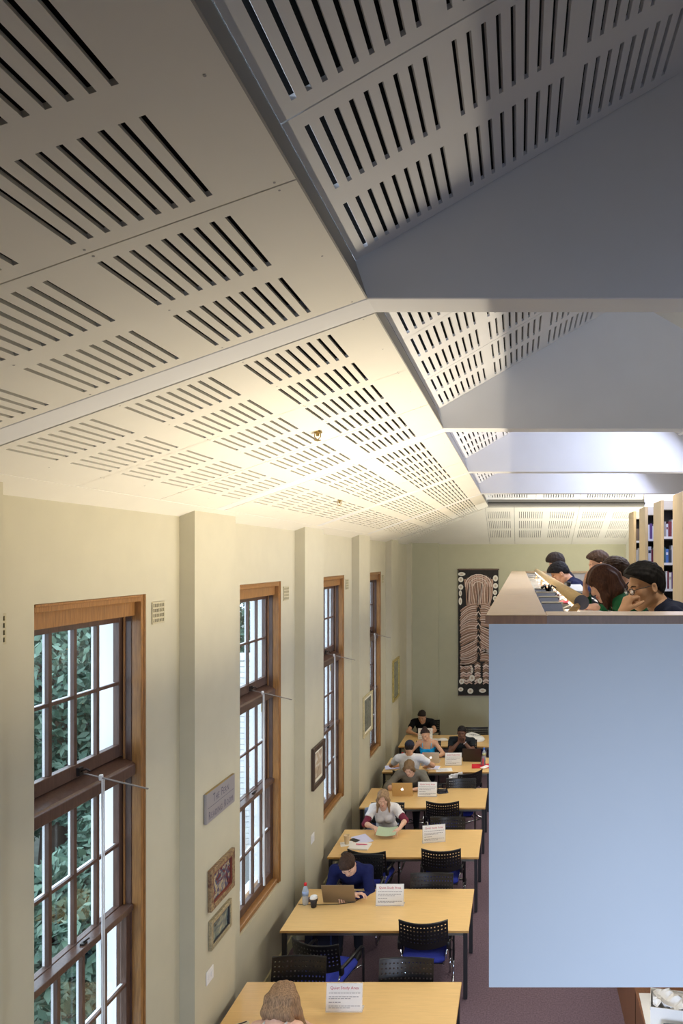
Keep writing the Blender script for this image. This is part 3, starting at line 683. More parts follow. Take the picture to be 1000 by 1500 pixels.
# bags and clothes
t = thing('backpack', 'dark navy backpack on the floor under the left end of the second table', 'backpack', (-2.18, 7.62, 0), .25)
NAVYB = mat('backpack_navy', (26, 28, 48), .85, var=.15, scale=30)
MB().rbox((-.20, -.13, .0), (.16, .14, .44), .08).build('bag_body', NAVYB, t, True); MB().rbox((-.16, -.19, .03), (.12, -.10, .26), .04).build('pocket', NAVYB, t, True)
MB().tube([(-.06, .0, .43), (-.04, .0, .48), (.02, .0, .48), (.04, .0, .43)], .01, 6).build('handle', BLKP, t)
for s in (-.12, .08): MB().tube([(s, -.135, .42), (s, -.16, .36), (s, -.14, .27)], .012, 6).build('strap', mat('strap_blue', (50, 64, 110), .8), t)
def drape(name, label, cat, loc, rz, w, h, m, lean, seed, parts):
    t = thing(name, label, cat, loc, math.radians(rz)); rg = np.random.default_rng(seed); nu, nv = 14, 14; V = []
    for side in (0, 1):
        for i in range(nu):
            for j in range(nv):
                u = i/(nu-1)-.5; v = j/(nv-1); fold = .014*math.sin(u*24+seed)+.010*math.sin(u*11+v*5+seed*2)
                wob = 1+.10*math.sin(v*4+seed)
                V.append((u*w*wob, fold-lean*v*.3+side*.022, -v*h*(1-.12*abs(u)*2*math.sin(3+seed))))
    F = []
    g = lambda i, j, s: s*nu*nv+i*nv+j
    for i in range(nu-1):
        for j in range(nv-1): F += [(g(i,j,0), g(i+1,j,0), g(i+1,j+1,0), g(i,j+1,0)), (g(i,j,1), g(i,j+1,1), g(i+1,j+1,1), g(i+1,j,1))]
    for i in range(nu-1): F += [(g(i,0,0), g(i,0,1), g(i+1,0,1), g(i+1,0,0)), (g(i,nv-1,0), g(i+1,nv-1,0), g(i+1,nv-1,1), g(i,nv-1,1))]
    for j in range(nv-1): F += [(g(0,j,0), g(0,j+1,0), g(0,j+1,1), g(0,j,1)), (g(nu-1,j,0), g(nu-1,j,1), g(nu-1,j+1,1), g(nu-1,j+1,0))]
    MB().add(V, F).build(parts[0], m, t, True)
    MB().tube([(-w*.46, -.01, -.02), (-w*.52, -.03, -h*.4), (-w*.48, -.02, -h*.75)], [.03, .04, .035], 8).build(parts[1], m, t, True)
    return t
drape('denim_jacket', 'pale blue denim jacket hung on the chair behind the white tee', 'jacket', (-2.08, 10.30, .80), 185, .44, .50, mat('denim_pale', (150, 172, 208), .9, var=.12, scale=20), .0, 1, ('jacket_body', 'sleeve'))
drape('hooded_jacket', 'white jacket hung over the sideways chair near the fifth table', 'jacket', (-1.08, 11.70, .86), 38, .26, .30, mat('jacket_white', (222, 222, 226), .9), .0, 2, ('jacket_body', 'sleeve'))
t = thing('shoulder_bag', 'dark shiny bag with white tag on the chair at far right of the fourth table', 'bag', (-1.26, 11.22, .476), .2)
MB().rbox((-.10, -.12, 0), (.10, .12, .26), .05).build('bag_body', mat('bag_black', (24, 28, 44), .25), t, True); MB().tube([(-.08, 0, .24), (-.06, 0, .37), (.06, 0, .37), (.08, 0, .24)], .01, 6).build('strap', BLKP, t)
# counter with box below the gallery, bottom right
CW = mat('counter_wood', (132, 88, 60), .5, var=.15, scale=9, stretch=(6, 6, .5))
t = thing('side_counter', 'brown wooden counter on the floor at the bottom right corner', 'counter', (1.035, 6.0, 0))
MB().box((0, -1.2, 0), (.75, .065, .70)).build('cabinet', CW, t); MB().box((0, .075, 0), (.75, 1.6, .70)).build('cabinet', CW, t)
soften(MB().box((-.006, -1.22, .70), (.77, 1.62, .72)).build('worktop', CW, t), .003, 1)
MB().box((-.004, .065, .03), (.02, .075, .69)).build('joint_strip', mat('counter_dark', (60, 38, 28), .6), t)
sheet('paper_cover', 1.30, 5.60, .52, .80, -2, .004, PAPER, 'large white paper sheet covering the brown counter', 'paper', .72)
t = thing('storage_box', 'white cardboard box with crumpled paper on the brown counter', 'box', (1.29, 5.70, .7245), -.2)
holey([-.19, -.185, .185, .19], [-.13, -.125, .125, .13], lambda i, j: i == 1 and j == 1, .14, fn=lambda u, v, d: (u, v, d)).build('carton', PAPER, t)
MB().box((-.185, -.125, 0), (.185, .125, .006)).build('bottom', PAPER, t)
DKS = mat('slot_navy', (46, 56, 90), .6)
MB().box((-.1925, -.06, .07), (-.1905, .03, .085)).build('handle_slot', DKS, t)
m = MB(); V = []; n = 11; rg = np.random.default_rng(9)
for i in range(n):
    for j in range(n): V.append((-.17+.34*i/(n-1), -.11+.22*j/(n-1), .115+.05*rg.random()+.02*math.sin(i*.9+j*.5)))
m.add(V, [(i*n+j, (i+1)*n+j, (i+1)*n+j+1, i*n+j+1) for i in range(n-1) for j in range(n-1)]); o = m.build('crumpled_paper', PAPER, t)
s_ = o.modifiers.new('thickness', 'SOLIDIFY'); s_.thickness = .004
t = thing('desk_phone', 'dark grey device in front of the white cardboard box', 'device', (1.27, 5.44, .7245), -.1)
MB().prism([(-.08, 0), (.08, 0), (.08, .06), (-.08, .03)], -.11, .11, 'x').build('device_body', mat('device_grey', (72, 78, 88), .5), t)
m = MB(); [m.box((-.08+.03*i, -.06+.03*j, .045+.006*j), (-.06+.03*i, -.04+.03*j, .052+.006*j)) for i in range(5) for j in range(3)]; m.build('keypad', BLKP, t)

# ------------------------------------------------------------------ things on the walls
FR = {}
def picture(x, y0, y1, z0, z1, fw, fd, fm, am, label, matw=0, bead=None):
    t = thing('framed_picture', label, 'picture', (x, (y0+y1)/2, (z0+z1)/2)); a, b = (y1-y0)/2, (z1-z0)/2
    m = MB()
    def bar(p, q): m.box(p, q)
    for s in (-1, 1): m.box((.002, s*a-(fw if s > 0 else 0), -b), (fd, s*a+(fw if s < 0 else 0), b)); m.box((.002, -a+fw, s*b-(fw if s > 0 else 0)), (fd, a-fw, s*b+(fw if s < 0 else 0)))
    soften(m.build('frame', fm, t), .004, 2)
    if bead:
        m = MB(); w2 = fw*.3
        for s in (-1, 1): m.box((.004, s*(a-fw)-(w2 if s > 0 else 0), -b+fw), (fd*.8, s*(a-fw)+(w2 if s < 0 else 0), b-fw)); m.box((.004, -a+fw, s*(b-fw)-(w2 if s > 0 else 0)), (fd*.8, a-fw, s*(b-fw)+(w2 if s < 0 else 0)))
        m.build('bead', bead, t)
    if matw: MB().box((.003, -a+fw, -b+fw), (.010, a-fw, b-fw)).build('mount', mat('mount_cream', (232, 226, 206), .7), t)
    i = fw+matw
    MB().box((.003, -a+i, -b+i), (.012, a-i, b-i)).build('artwork', am, t)
def artmat(name, cols, scale, dist=2.0, kind='noise'):
    m = bpy.data.materials.new(name); m.use_nodes = True; nt = m.node_tree; b = nt.nodes['Principled BSDF']; b.inputs['Roughness'].default_value = .25
    tc = nt.nodes.new('ShaderNodeTexCoord'); n = nt.nodes.new('ShaderNodeTexNoise'); n.inputs['Scale'].default_value = scale; n.inputs['Detail'].default_value = 6; n.inputs['Distortion'].default_value = dist
    r = nt.nodes.new('ShaderNodeValToRGB'); nt.links.new(tc.outputs['Object'], n.inputs['Vector']); nt.links.new(n.outputs[0], r.inputs[0]); nt.links.new(r.outputs[0], b.inputs['Base Color'])
    e = r.color_ramp.elements
    while len(e) < len(cols): e.new(.5)
    for k, c in enumerate(cols): e[k].position = .3+.4*k/(len(cols)-1); e[k].color = lin(c)+(1,)
    return m
BEADF = mat('carved_frame', (168, 146, 106), .45, var=.5, scale=45, rgb2=(92, 52, 44)); SILF = mat('silver_frame', (168, 156, 126), .4, metal=.3, var=.3, scale=60)
DKF = mat('dark_frame', (62, 44, 34), .35); CRF = mat('cream_frame', (190, 176, 136), .5, var=.2, scale=30); GLF = mat('gilt_frame', (178, 158, 92), .4, metal=.4, var=.3, scale=40)
picture(XP, 5.586, 6.05, H-2.90, H-2.56, .045, .035, BEADF, artmat('art_red_blue', [(30, 34, 52), (120, 60, 52), (70, 84, 110), (196, 176, 140), (58, 40, 40)], 9), 'carved frame with red and blue painting on the first pillar, upper of two', bead=mat('bead_red', (120, 56, 44), .5, var=.3, scale=80))
picture(XP, 5.60, 6.0, H-3.225, H-2.983, .035, .03, SILF, artmat('art_teal', [(40, 56, 62), (74, 92, 98), (120, 130, 120), (196, 186, 150)], 7), 'smaller silver framed dark landscape on the first pillar, lower of two', bead=mat('bead_dark', (60, 58, 60), .5))
picture(XP, 8.37, 8.885, H-2.86, H-2.34, .06, .035, DKF, artmat('art_pale', [(226, 222, 210), (196, 176, 150), (150, 130, 110)], 5), 'dark framed picture with pale mount on the second pillar', .04)
picture(XP, 11.12, 11.78, H-2.94, H-2.27, .035, .03, CRF, artmat('art_grey', [(92, 96, 92), (130, 130, 118), (70, 76, 78)], 6), 'cream framed grey picture on the third pillar', .04)
picture(XP, 13.72, 14.40, H-2.90, H-2.06, .05, .035, GLF, artmat('art_olive', [(96, 98, 84), (128, 128, 108), (110, 116, 108)], 5), 'gilt framed olive picture on the farthest pillar')
t = thing('room_sign', 'grey metal plaque reading The Fern Reading Room on the first pillar', 'sign', (XP, 5.79, H-2.032))
PLQ = mat('plaque_metal', (168, 164, 166), .38, metal=.35); PLT = mat('plaque_letter', (84, 80, 104), .5)
MB().box((.006, -.272, -.122), (.026, .272, .122)).build('plate', PLQ, t); MB().box((.0, -.268, -.118), (.006, .268, .118)).build('backing', BLKP, t); MB().box((.006, -.272, .122), (.026, .272, .124)).build('brass_edge', BRASS, t)
MB().box((.0262, -.25, -.004), (.0268, .25, -.001)).build('rule', PLT, t)
def capsline(txt, z, size):
    x = 0; items = []
    for wd in txt.split():
        for i, ch in enumerate(wd):
            s = size if i == 0 else size*.76
            me = text_mesh(ch, s, PLT, 'LEFT', .72); wv = max((v.co.x for v in me.vertices), default=0); items.append((me, x)); x += wv+.008
        x += .03
    for me, xx in items:
        link('letter', me, t, Matrix.Translation((.0266, xx-x/2+.015, z)) @ Matrix(((0, 0, 1, 0), (1, 0, 0, 0), (0, 1, 0, 0), (0, 0, 0, 1))))
capsline('THE FERN', .022, .098); capsline('READING ROOM', -.098, .090)
PLW = mat('switch_white', (226, 224, 222), .5)
for x, y, z, lb in ((XP, 5.62, H-3.43, 'white wall switch plate low on the first pillar'), (XP, 8.42, H-3.45, 'white wall switch plate low on the second pillar')):
    t = thing('switch_plate', lb, 'switch', (x, y, z), 0, 'white switch plates')
    soften(MB().box((0, -.062, -.055), (.010, .062, .055)).build('plate', PLW, t), .003, 1)
    for q in (-.025, .025): MB().box((.010, q-.012, -.02), (.014, q+.012, .02)).build('rocker', PLW, t)
# striped bark painting on the back wall
t = thing('bark_painting', 'tall striped bark painting with pale ovals on the back wall', 'painting', (-.975, YB, H-1.775))
BKB = mat('bark_black', (34, 30, 28), .8, var=.3, scale=12)
W2, H2 = .48, 1.495
MB().box((-W2, -.05, -H2), (W2, -.012, H2)).build('board', BKB, t)
MB().box((-W2-.02, -.045, H2), (W2+.02, -.005, H2+.03)).build('batten', OAKD, t); MB().box((-W2-.01, -.045, -H2-.02), (W2+.01, -.005, -H2)).build('batten', OAKD, t)
STR = [mat('ochre_%d' % i, c, .8, var=.1, scale=20) for i, c in enumerate(((142, 112, 92), (160, 128, 108), (198, 166, 150), (128, 100, 84), (218, 198, 184)))]
rg = np.random.default_rng(21)
def band(pts, wd, mi, yy):
    m = MB(); V = []; n = len(pts)
    for i, p in enumerate(pts):
        a = np.array(pts[max(i-1, 0)]); b = np.array(pts[min(i+1, n-1)]); d = b-a; d = d/np.linalg.norm(d); q = np.array((-d[1], d[0]))*wd/2*(.72 if i in (0, n-1) else 1)
        for s in (1, -1): V.append((p[0]+s*q[0], yy, p[1]+s*q[1]))
        for s in (1, -1): V.append((p[0]+s*q[0], -.049, p[1]+s*q[1]))
    F = []
    for i in range(n-1):
        b = i*4; F += [(b, b+4, b+5, b+1), (b, b+2, b+6, b+4), (b+1, b+5, b+7, b+3)]
    m.add(V, F).build('painted_stripe', STR[mi], t)
def flank(xa, xb, z0, z1, n, drop, ph):
    """curved bands side by side with pale lines between them, falling away from the spine"""
    sp = (z0-z1)/n
    for k in range(n):
        z = z0-sp*k; dr = drop*(1+.35*math.sin(k*.45+ph)); cv = .05+.03*math.sin(k*.3+ph)
        pts = [(xa+(xb-xa)*s+.012*math.sin(k*1.7), z-dr*s+cv*math.sin(math.pi*s)*(1 if math.sin(k*.22+ph) > -.3 else -.6)) for s in np.linspace(0, 1, 8)]
        band(pts, sp*1.12, (0, 1, 3, 0, 1)[k % 5], -.0535)
        band([(x, q+sp*.5) for x, q in pts], sp*.34, 4 if k % 3 else 2, -.0550)
flank(-.03, -.43, .66, -.72, 26, .16, 0)
flank(.05, .42, .66, -.72, 26, .15, 1.4)
for k in range(13):                              # head and neck: bent bands hanging from the crown
    x = -.33+.055*k; f = abs(k-6)/6
    pts = [(x*(1-.25*s)+.02*math.sin(k+s*4), 1.40-.10*f*f-.02-(.72-.10*f)*s) for s in np.linspace(0, 1, 8)]
    band(pts, .060, (1, 0, 3)[k % 3], -.0535); band([(p+.028, q) for p, q in pts], .017, 4 if k % 2 else 2, -.055)
for k in range(5):
    r = .13+.055*k; band([(r*.9*math.cos(a), 1.12+r*.78*math.sin(a)) for a in np.linspace(-.1, math.pi+.1, 10)], .030 if k % 2 else .020, 2 if k % 2 else 4, -.0560)
for k in range(9):                               # spine
    z = .55-.14*k; band([(-.07, z), (.0, z+.09), (.06, z)], .03, 4 if k % 2 else 0, -.058)
for x in (-.36, -.22, -.02, .18, .34):           # legs
    for k in range(9):
        z = -.74-.058*k; band([(x-.07, z-.03), (x, z+.02), (x+.07, z-.02)], .060 if k % 2 else .04, (0, 4, 2)[k % 3], -.0535)
OV = mat('oval_cream', (226, 220, 206), .8); OV2 = mat('oval_centre', (196, 176, 156), .8)
for x, z, a, b in ((-.40, 1.40, .09, .045), (-.42, 1.27, .06, .065), (-.42, 1.09, .06, .065), (-.43, .94, .035, .075), (-.43, .75, .04, .09), (.41, 1.30, .06, .075), (.41, 1.12, .06, .065), (.40, .96, .05, .06), (.40, .82, .05, .06),
                   (-.40, -1.17, .06, .065), (-.15, -1.09, .065, .075), (.04, -1.15, .055, .065), (-.15, -.90, .03, .07), (-.19, -1.40, .07, .065), (.10, -1.39, .085, .05), (-.42, -1.36, .06, .05), (.36, -1.10, .06, .06)):
    for q, mm, yy in ((1, OV, -.060), (.42, OV2, -.0615)):
        MB().prism([(x+a*q*math.cos(k*.3927), z+b*q*math.sin(k*.3927)) for k in range(16)], yy, -.049).build('painted_oval' if q == 1 else 'oval_centre', mm, t)
# ================================================================== PEOPLE
class Field:
    """signed-distance sum of tapered limbs and ellipsoids, meshed by surface nets"""
    def __init__(s): s.p = []
    def cone(s, a, b, ra, rb, k=.02, op=0, clip=None): s.p.append(('c', np.array(a, float), np.array(b, float), ra, rb, k, op, clip)); return s
    def chain(s, pts, rs, k=.02, op=0):
        for i in range(len(pts)-1): s.cone(pts[i], pts[i+1], rs[i], rs[i+1], k, op)
        return s
    def ell(s, c, r, R=None, k=.02, op=0, clip=None): s.p.append(('e', np.array(c, float), np.array(r, float), np.eye(3) if R is None else R, 0, k, op, clip)); return s
    def bounds(s, pad=.03):
        lo = np.full(3, 9.); hi = -lo
        for q in s.p:
            if q[6]: continue
            if q[0] == 'c': r = max(q[3], q[4]); a = np.minimum(q[1], q[2])-r; b = np.maximum(q[1], q[2])+r
            else: e = np.sqrt(((q[3]*q[2][None, :])**2).sum(1)); a = q[1]-e; b = q[1]+e
            lo = np.minimum(lo, a); hi = np.maximum(hi, b)
        return lo-pad, hi+pad
    def mesh(s, h, lo=None, hi=None, infl=0, cuts=(), noise=None):
        l, u = s.bounds(.02+2*h+infl)
        if lo is not None: l = np.maximum(l, lo)
        if hi is not None: u = np.minimum(u, hi)
        ax = [np.arange(l[i], u[i]+h, h) for i in range(3)]
        F = np.full([len(a) for a in ax], .2, np.float32)
        for q in s.p:
            k = q[5]
            if q[0] == 'c': r = max(q[3], q[4]); a = np.minimum(q[1], q[2])-r; b = np.maximum(q[1], q[2])+r
            else: e = np.sqrt(((q[3]*q[2][None, :])**2).sum(1)); a = q[1]-e; b = q[1]+e
            m = infl+k+2*h; sl = []
            for i in range(3):
                i0 = np.searchsorted(ax[i], a[i]-m); i1 = np.searchsorted(ax[i], b[i]+m); sl.append(slice(max(i0, 0), max(i1, 0)))
            if any(x.stop <= x.start for x in sl): continue
            sl = tuple(sl)
            X = ax[0][sl[0]][:, None, None]; Y = ax[1][sl[1]][None, :, None]; Z = ax[2][sl[2]][None, None, :]
            if q[0] == 'c':
                d = q[2]-q[1]; L = max(d@d, 1e-9); px, py, pz = X-q[1][0], Y-q[1][1], Z-q[1][2]
                t = np.clip((px*d[0]+py*d[1]+pz*d[2])/L, 0, 1)
                D = np.sqrt((px-t*d[0])**2+(py-t*d[1])**2+(pz-t*d[2])**2)-(q[3]+(q[4]-q[3])*t)
            else:
                R = q[3]; px, py, pz = X-q[1][0], Y-q[1][1], Z-q[1][2]
                u_ = [(px*R[0, j]+py*R[1, j]+pz*R[2, j]) for j in range(3)]
                k0 = np.sqrt(sum((u_[j]/q[2][j])**2 for j in range(3))); k1 = np.sqrt(sum((u_[j]/q[2][j]**2)**2 for j in range(3)))
                D = k0*(k0-1)/np.maximum(k1, 1e-6)
            D = D-infl if q[6] == 0 else D
            if q[7] is not None:
                c, n = q[7]; D = np.maximum(D, (X-c[0])*n[0]+(Y-c[1])*n[1]+(Z-c[2])*n[2])
            B = F[sl]; A = D.astype(np.float32)
            if q[6] == 0: hh = np.clip(.5+.5*(B-A)/k, 0, 1); F[sl] = B*(1-hh)+A*hh-k*hh*(1-hh)
            else: hh = np.clip(.5-.5*(B+A)/k, 0, 1); F[sl] = B*(1-hh)-A*hh+k*hh*(1-hh)
        X = ax[0][:, None, None]; Y = ax[1][None, :, None]; Z = ax[2][None, None, :]
        if noise is not None: F = F+noise(X, Y, Z).astype(np.float32)
        for c, n in cuts: F = np.maximum(F, ((X-c[0])*n[0]+(Y-c[1])*n[1]+(Z-c[2])*n[2]).astype(np.float32))
        # close the grid border
        for i in range(3):
            v = np.moveaxis(F, i, 0); v[0] = np.maximum(v[0], h*.3); v[-1] = np.maximum(v[-1], h*.3)
        return nets(F, ax)
def nets(F, ax):
    ins = F < 0; nx, ny, nz = F.shape
    corner = [(i, j, k) for i in (0, 1) for j in (0, 1) for k in (0, 1)]
    cnt = sum(ins[i:nx-1+i, j:ny-1+j, k:nz-1+k].astype(np.int8) for i, j, k in corner)
    act = (cnt > 0) & (cnt < 8); idx = np.argwhere(act)
    if len(idx) == 0: return np.zeros((0, 3)), np.zeros((0, 4), int)
    num = -np.ones(act.shape, np.int64); num[act] = np.arange(len(idx))
    acc = np.zeros((len(idx), 3)); n = np.zeros(len(idx))
    edges = [(a, b) for a in corner for b in corner if sum(b)-sum(a) == 1 and sum(abs(b[i]-a[i]) for i in range(3)) == 1]
    for a, b in edges:
        fa = F[idx[:, 0]+a[0], idx[:, 1]+a[1], idx[:, 2]+a[2]]; fb = F[idx[:, 0]+b[0], idx[:, 1]+b[1], idx[:, 2]+b[2]]
        m = (fa < 0) != (fb < 0); t = np.where(m, fa/np.where(m, fa-fb, 1), 0)
        p = np.array(a)[None]+t[:, None]*(np.array(b)-np.array(a))[None]
        acc[m] += p[m]; n[m] += 1
    P = idx+acc/n[:, None]; h = ax[0][1]-ax[0][0]
    V = np.stack([ax[i][0]+P[:, i]*h for i in range(3)], 1)
    Q = []
    for d in range(3):
        e1, e2 = [(1, 2), (2, 0), (0, 1)][d]
        lo = [slice(None)]*3; hi = [slice(None)]*3; lo[d] = slice(0, -1); hi[d] = slice(1, None)
        for e in (e1, e2): lo[e] = slice(1, -1); hi[e] = slice(1, -1)
        A = ins[tuple(lo)]; B = ins[tuple(hi)]; w = np.argwhere(A != B); fl = A[A != B]
        if len(w) == 0: continue
        o = w.copy(); o[:, e1] += 1; o[:, e2] += 1
        def g(s1, s2): c = o.copy(); c[:, e1] -= s1; c[:, e2] -= s2; return num[c[:, 0], c[:, 1], c[:, 2]]
        q = np.stack([g(1, 1), g(0, 1), g(0, 0), g(1, 0)], 1); q[~fl] = q[~fl][:, ::-1]
        Q.append(q)
    Q = np.concatenate(Q); Q = Q[(Q >= 0).all(1)]
    return V, Q
def netobj(name, parts, mats, parent, matfn=None):
    V = []; Fq = []; n = 0
    for v, q in parts:
        if len(v) == 0: continue
        V.append(v); Fq.append(q+n); n += len(v)
    V = np.concatenate(V); Fq = np.concatenate(Fq)
    me = bpy.data.meshes.new(name); me.vertices.add(len(V)); me.vertices.foreach_set('co', V.astype(np.float32).ravel())
    me.loops.add(len(Fq)*4); me.loops.foreach_set('vertex_index', Fq.astype(np.int32).ravel())
    me.polygons.add(len(Fq)); me.polygons.foreach_set('loop_start', np.arange(0, len(Fq)*4, 4, dtype=np.int32)); me.polygons.foreach_set('loop_total', np.full(len(Fq), 4, np.int32))
    for m in (mats if isinstance(mats, (list, tuple)) else [mats]): me.materials.append(m)
    if matfn is not None: me.polygons.foreach_set('material_index', matfn(V[Fq].mean(1)).astype(np.int32))
    me.polygons.foreach_set('use_smooth', np.ones(len(Fq), bool)); me.update(calc_edges=True); me.validate()
    return link(name, me, parent)
def rotx(a): c, s = math.cos(a), math.sin(a); return np.array(((1, 0, 0), (0, c, -s), (0, s, c)))
def roty(a): c, s = math.cos(a), math.sin(a); return np.array(((c, 0, s), (0, 1, 0), (-s, 0, c)))
def rotz(a): c, s = math.cos(a), math.sin(a); return np.array(((c, -s, 0), (s, c, 0), (0, 0, 1)))
def nrm(v): v = np.array(v, float); return v/np.linalg.norm(v)
def hairmat(name, c):
    m = mat(name, c, .62, var=.5, scale=34, stretch=(5, 3, .3), spec=.22); return m
def person(label, head_at, face, floor, skin, hair, hairc, shirt, shirtc, wr, wl, sex='m', pitch=20, yaw=0, roll=0, sleeve='short', hip=.565, hx=4, vox=.011,
           trouser=(36, 36, 44), eb=None, hd=(None, None), curl=(.35, .35), glasses=False, watch=None, neck=.0, group=None, bulk=1.0, elbows=(None, None), shoe=(40, 38, 40)):
    S = 1.0 if sex == 'm' else .94
    t = thing('person', label, 'person', (0, 0, floor), math.radians(face), group)
    Rf = rotz(math.radians(face)); ha = np.array(head_at, float)
    d = lambda th: np.array((0, math.sin(th), math.cos(th)))
    Rh = rotz(math.radians(yaw)) @ rotx(-math.radians(pitch)) @ roty(math.radians(roll))
    def spine(a):
        p0 = np.array((0, 0, hip)); p1 = p0+.25*S*d(.75*a); p2 = p1+.25*S*d(1.2*a); p3 = p2+.075*S*d(1.2*a*.7+neck); hc = p3+Rh @ np.array((0, .028, .078))*S
        return p0, p1, p2, p3, hc
    lo, up = -.15, 1.35; tgt = ha[2]-floor
    for _ in range(40):
        m_ = (lo+up)/2
        if spine(m_)[4][2] > tgt: lo = m_
        else: up = m_
    a = (lo+up)/2; p0, p1, p2, p3, hc = spine(a)
    off = Rf @ hc; root = np.array((ha[0]-off[0], ha[1]-off[1], floor)); t.location = root
    W = lambda p: Rf.T @ (np.array(p, float)-root)        # world -> local
    ds = d(1.2*a); fw = np.array((0, ds[2], -ds[1])); sw = (.178 if sex == 'm' else .158)*bulk
    Rs = np.stack([np.array((1, 0, 0)), fw, ds], 1); Rl = np.stack([np.array((1, 0, 0)), np.array((0, math.cos(.75*a), -math.sin(.75*a))), d(.75*a)], 1)
    sh = {s: p2-.055*S*ds+np.array((s*sw, 0, 0))+.012*fw for s in (1, -1)}
    L1, L2 = .285*S, .255*S
    arms = {}
    for s, w_, eh in ((1, wr, elbows[0]), (-1, wl, elbows[1])):
        w_ = W(w_); v = w_-sh[s]; D = np.linalg.norm(v)
        if D > (L1+L2)*.995: w_ = sh[s]+v/D*(L1+L2)*.995; v = w_-sh[s]; D = np.linalg.norm(v)
        h = np.array(eh if eh is not None else (s*.7, -.35, -.8)); u = v/D; h = nrm(h-u*(h@u))
        c = (L1*L1+D*D-L2*L2)/(2*L1*D); c = max(-1, min(1, c)); e = sh[s]+L1*(c*u+math.sqrt(1-c*c)*h)
        arms[s] = (sh[s], e, w_)
    # --- skin
    torso = Field(); b = bulk
    torso.ell(p0+(0, -.01, .02), np.array((.165*b, .115, .12))*S, None, .05)
    torso.ell(p1-.10*S*d(.75*a), np.array((.135*b, .10*b, .15))*S, Rl, .05)
    torso.ell(p2-.17*S*ds+.005*fw, np.array((.155*b, .108*b, .165))*S, Rs, .05)
    if sex == 'f':
        for s in (1, -1): torso.ell(p2-.20*S*ds+.085*fw+np.array((s*.065, 0, 0)), np.array((.06, .055, .06)), Rs, .03)
    for s in (1, -1):
        torso.cone(p2-.07*S*ds, sh[s], .07*S, .052*S, .04); torso.cone(p2+.01*ds, sh[s]+.01*ds, .045*S, .035*S, .04)
    neckf = [(p2-.04*ds, p3+.02*ds, .058*S, .052*S)]
    for q in neckf: torso.cone(*q, .03)
    body = Field(); body.p += torso.p
    ra = (.050, .042, .040, .027) if sex == 'm' else (.042, .036, .034, .023)
    for s in (1, -1):
        S0, E, Wp = arms[s]; body.cone(S0, E, ra[0], ra[1], .025); body.cone(E, E+(Wp-E)*.3, ra[1]*.97, ra[2], .02); body.cone(E+(Wp-E)*.3, Wp, ra[2], ra[3], .02)
    legs = Field()
    for s in (1, -1):
        hj = p0+np.array((s*.09, .0, -.01)); kn = np.array((s*.115, .41*S, hip-.03)); an = np.array((s*.115, .40*S, .085)); 
        legs.cone(hj, kn, .082*S, .058*S, .04); legs.cone(kn, kn+(an-kn)*.35, .056*S, .054*S, .03); legs.cone(kn+(an-kn)*.35, an, .054*S, .036*S, .03)
    body.p += legs.p
    parts = [body.mesh(vox)]
    # --- hands
    hscale = S*1.0
    for s, hdv, cu in ((1, hd[0], curl[0]), (-1, hd[1], curl[1])):
        S0, E, Wp = arms[s]; fa = nrm(Wp-E)
        f, n = (nrm(hdv[0]), np.array(hdv[1], float)) if hdv is not None else (nrm(fa*np.array((1, 1, .35))+1e-3), np.array((0, 0, -1.)))
        n = nrm(n-f*(n@f)); td = np.cross(f, n)*s; H_ = Field()
        H_.cone(Wp-fa*.05, Wp, ra[3]+.003, ra[3], .01)
        kn = []
        for i, o_ in enumerate((.028, .0095, -.009, -.026)):
            k_ = Wp+(f*(.088-.004*abs(i-1)-(.006 if i == 3 else 0))+td*o_)*hscale; kn.append(k_)
            H_.cone(Wp+(f*.012+td*o_*.55)*hscale, k_, .0150*hscale, .0115*hscale, .014)
        for i, L in enumerate(((.040, .026, .020), (.044, .029, .021), (.041, .027, .020), (.032, .021, .018))):
            p = kn[i]; an = cu*(.8+.1*i); r = .0092*hscale
            for j, l in enumerate(L):
                q = p+(f*math.cos(an)+n*math.sin(an)+td*(.05*(1.5-i)))*l*hscale; H_.cone(p, q, r, r*.90, .004); p = q; r *= .91; an += cu*1.25
        p = Wp+(f*.022+td*.022)*hscale; q = p+nrm(f*.62+td*.72+n*.25)*.045*hscale; H_.cone(p, q, .0145*hscale, .0110*hscale, .012)
        r_ = q+nrm(f*.85+td*.3+n*(.2+cu*.4))*.032*hscale; H_.cone(q, r_, .0105*hscale, .0095*hscale, .005); H_.cone(r_, r_+nrm(f*.9+td*.05+n*(.25+cu*.5))*.024*hscale, .0095*hscale, .0078*hscale, .004)
        parts.append(H_.mesh(max(.0042, vox*.42)))
    # --- head
    hp = lambda p: hc+Rh @ (np.array(p, float)*S)
    hs_ = S; Hd = Field()
    E_ = lambda c, r, k=.02, op=0, R=None: Hd.ell(hp(c), np.array(r)*hs_, Rh if R is None else Rh @ R, k, op)
    C_ = lambda p, q, r1, r2, k=.012, op=0: Hd.cone(hp(p), hp(q), r1*hs_, r2*hs_, k, op)
    E_((0, -.014, .030), (.075, .096, .084)); E_((0, .024, -.03), (.059, .066, .075), .03)
    jw = 1.0 if sex == 'm' else .9
    for s in (1, -1):
        C_((s*.053*jw, .0, -.055), (s*.022*jw, .066, -.098), .022, .018, .025); E_((s*.040, .060, -.022), (.024, .022, .022), .025)
        C_((s*.012, .084, .024), (s*.045, .070, .024), .011, .010, .014)
    E_((0, .070, -.098), (.022, .020, .018), .02)
    for s in (1, -1): E_((s*.031, .098, .003), (.019, .022, .014), .012, 1)
    C_((0, .080, .012), (0, .102, -.026), .010, .0125, .014); E_((0, .101, -.032), (.0125, .0125, .011), .008)
    for s in (1, -1): E_((s*.0135, .092, -.036), (.0085, .011, .0085), .008)
    for s in (1, -1): C_((0, .091, -.0605), (s*.021, .082, -.064), .0068, .0045, .006); C_((0, .090, -.0735), (s*.018, .082, -.070), .0075, .0045, .006)
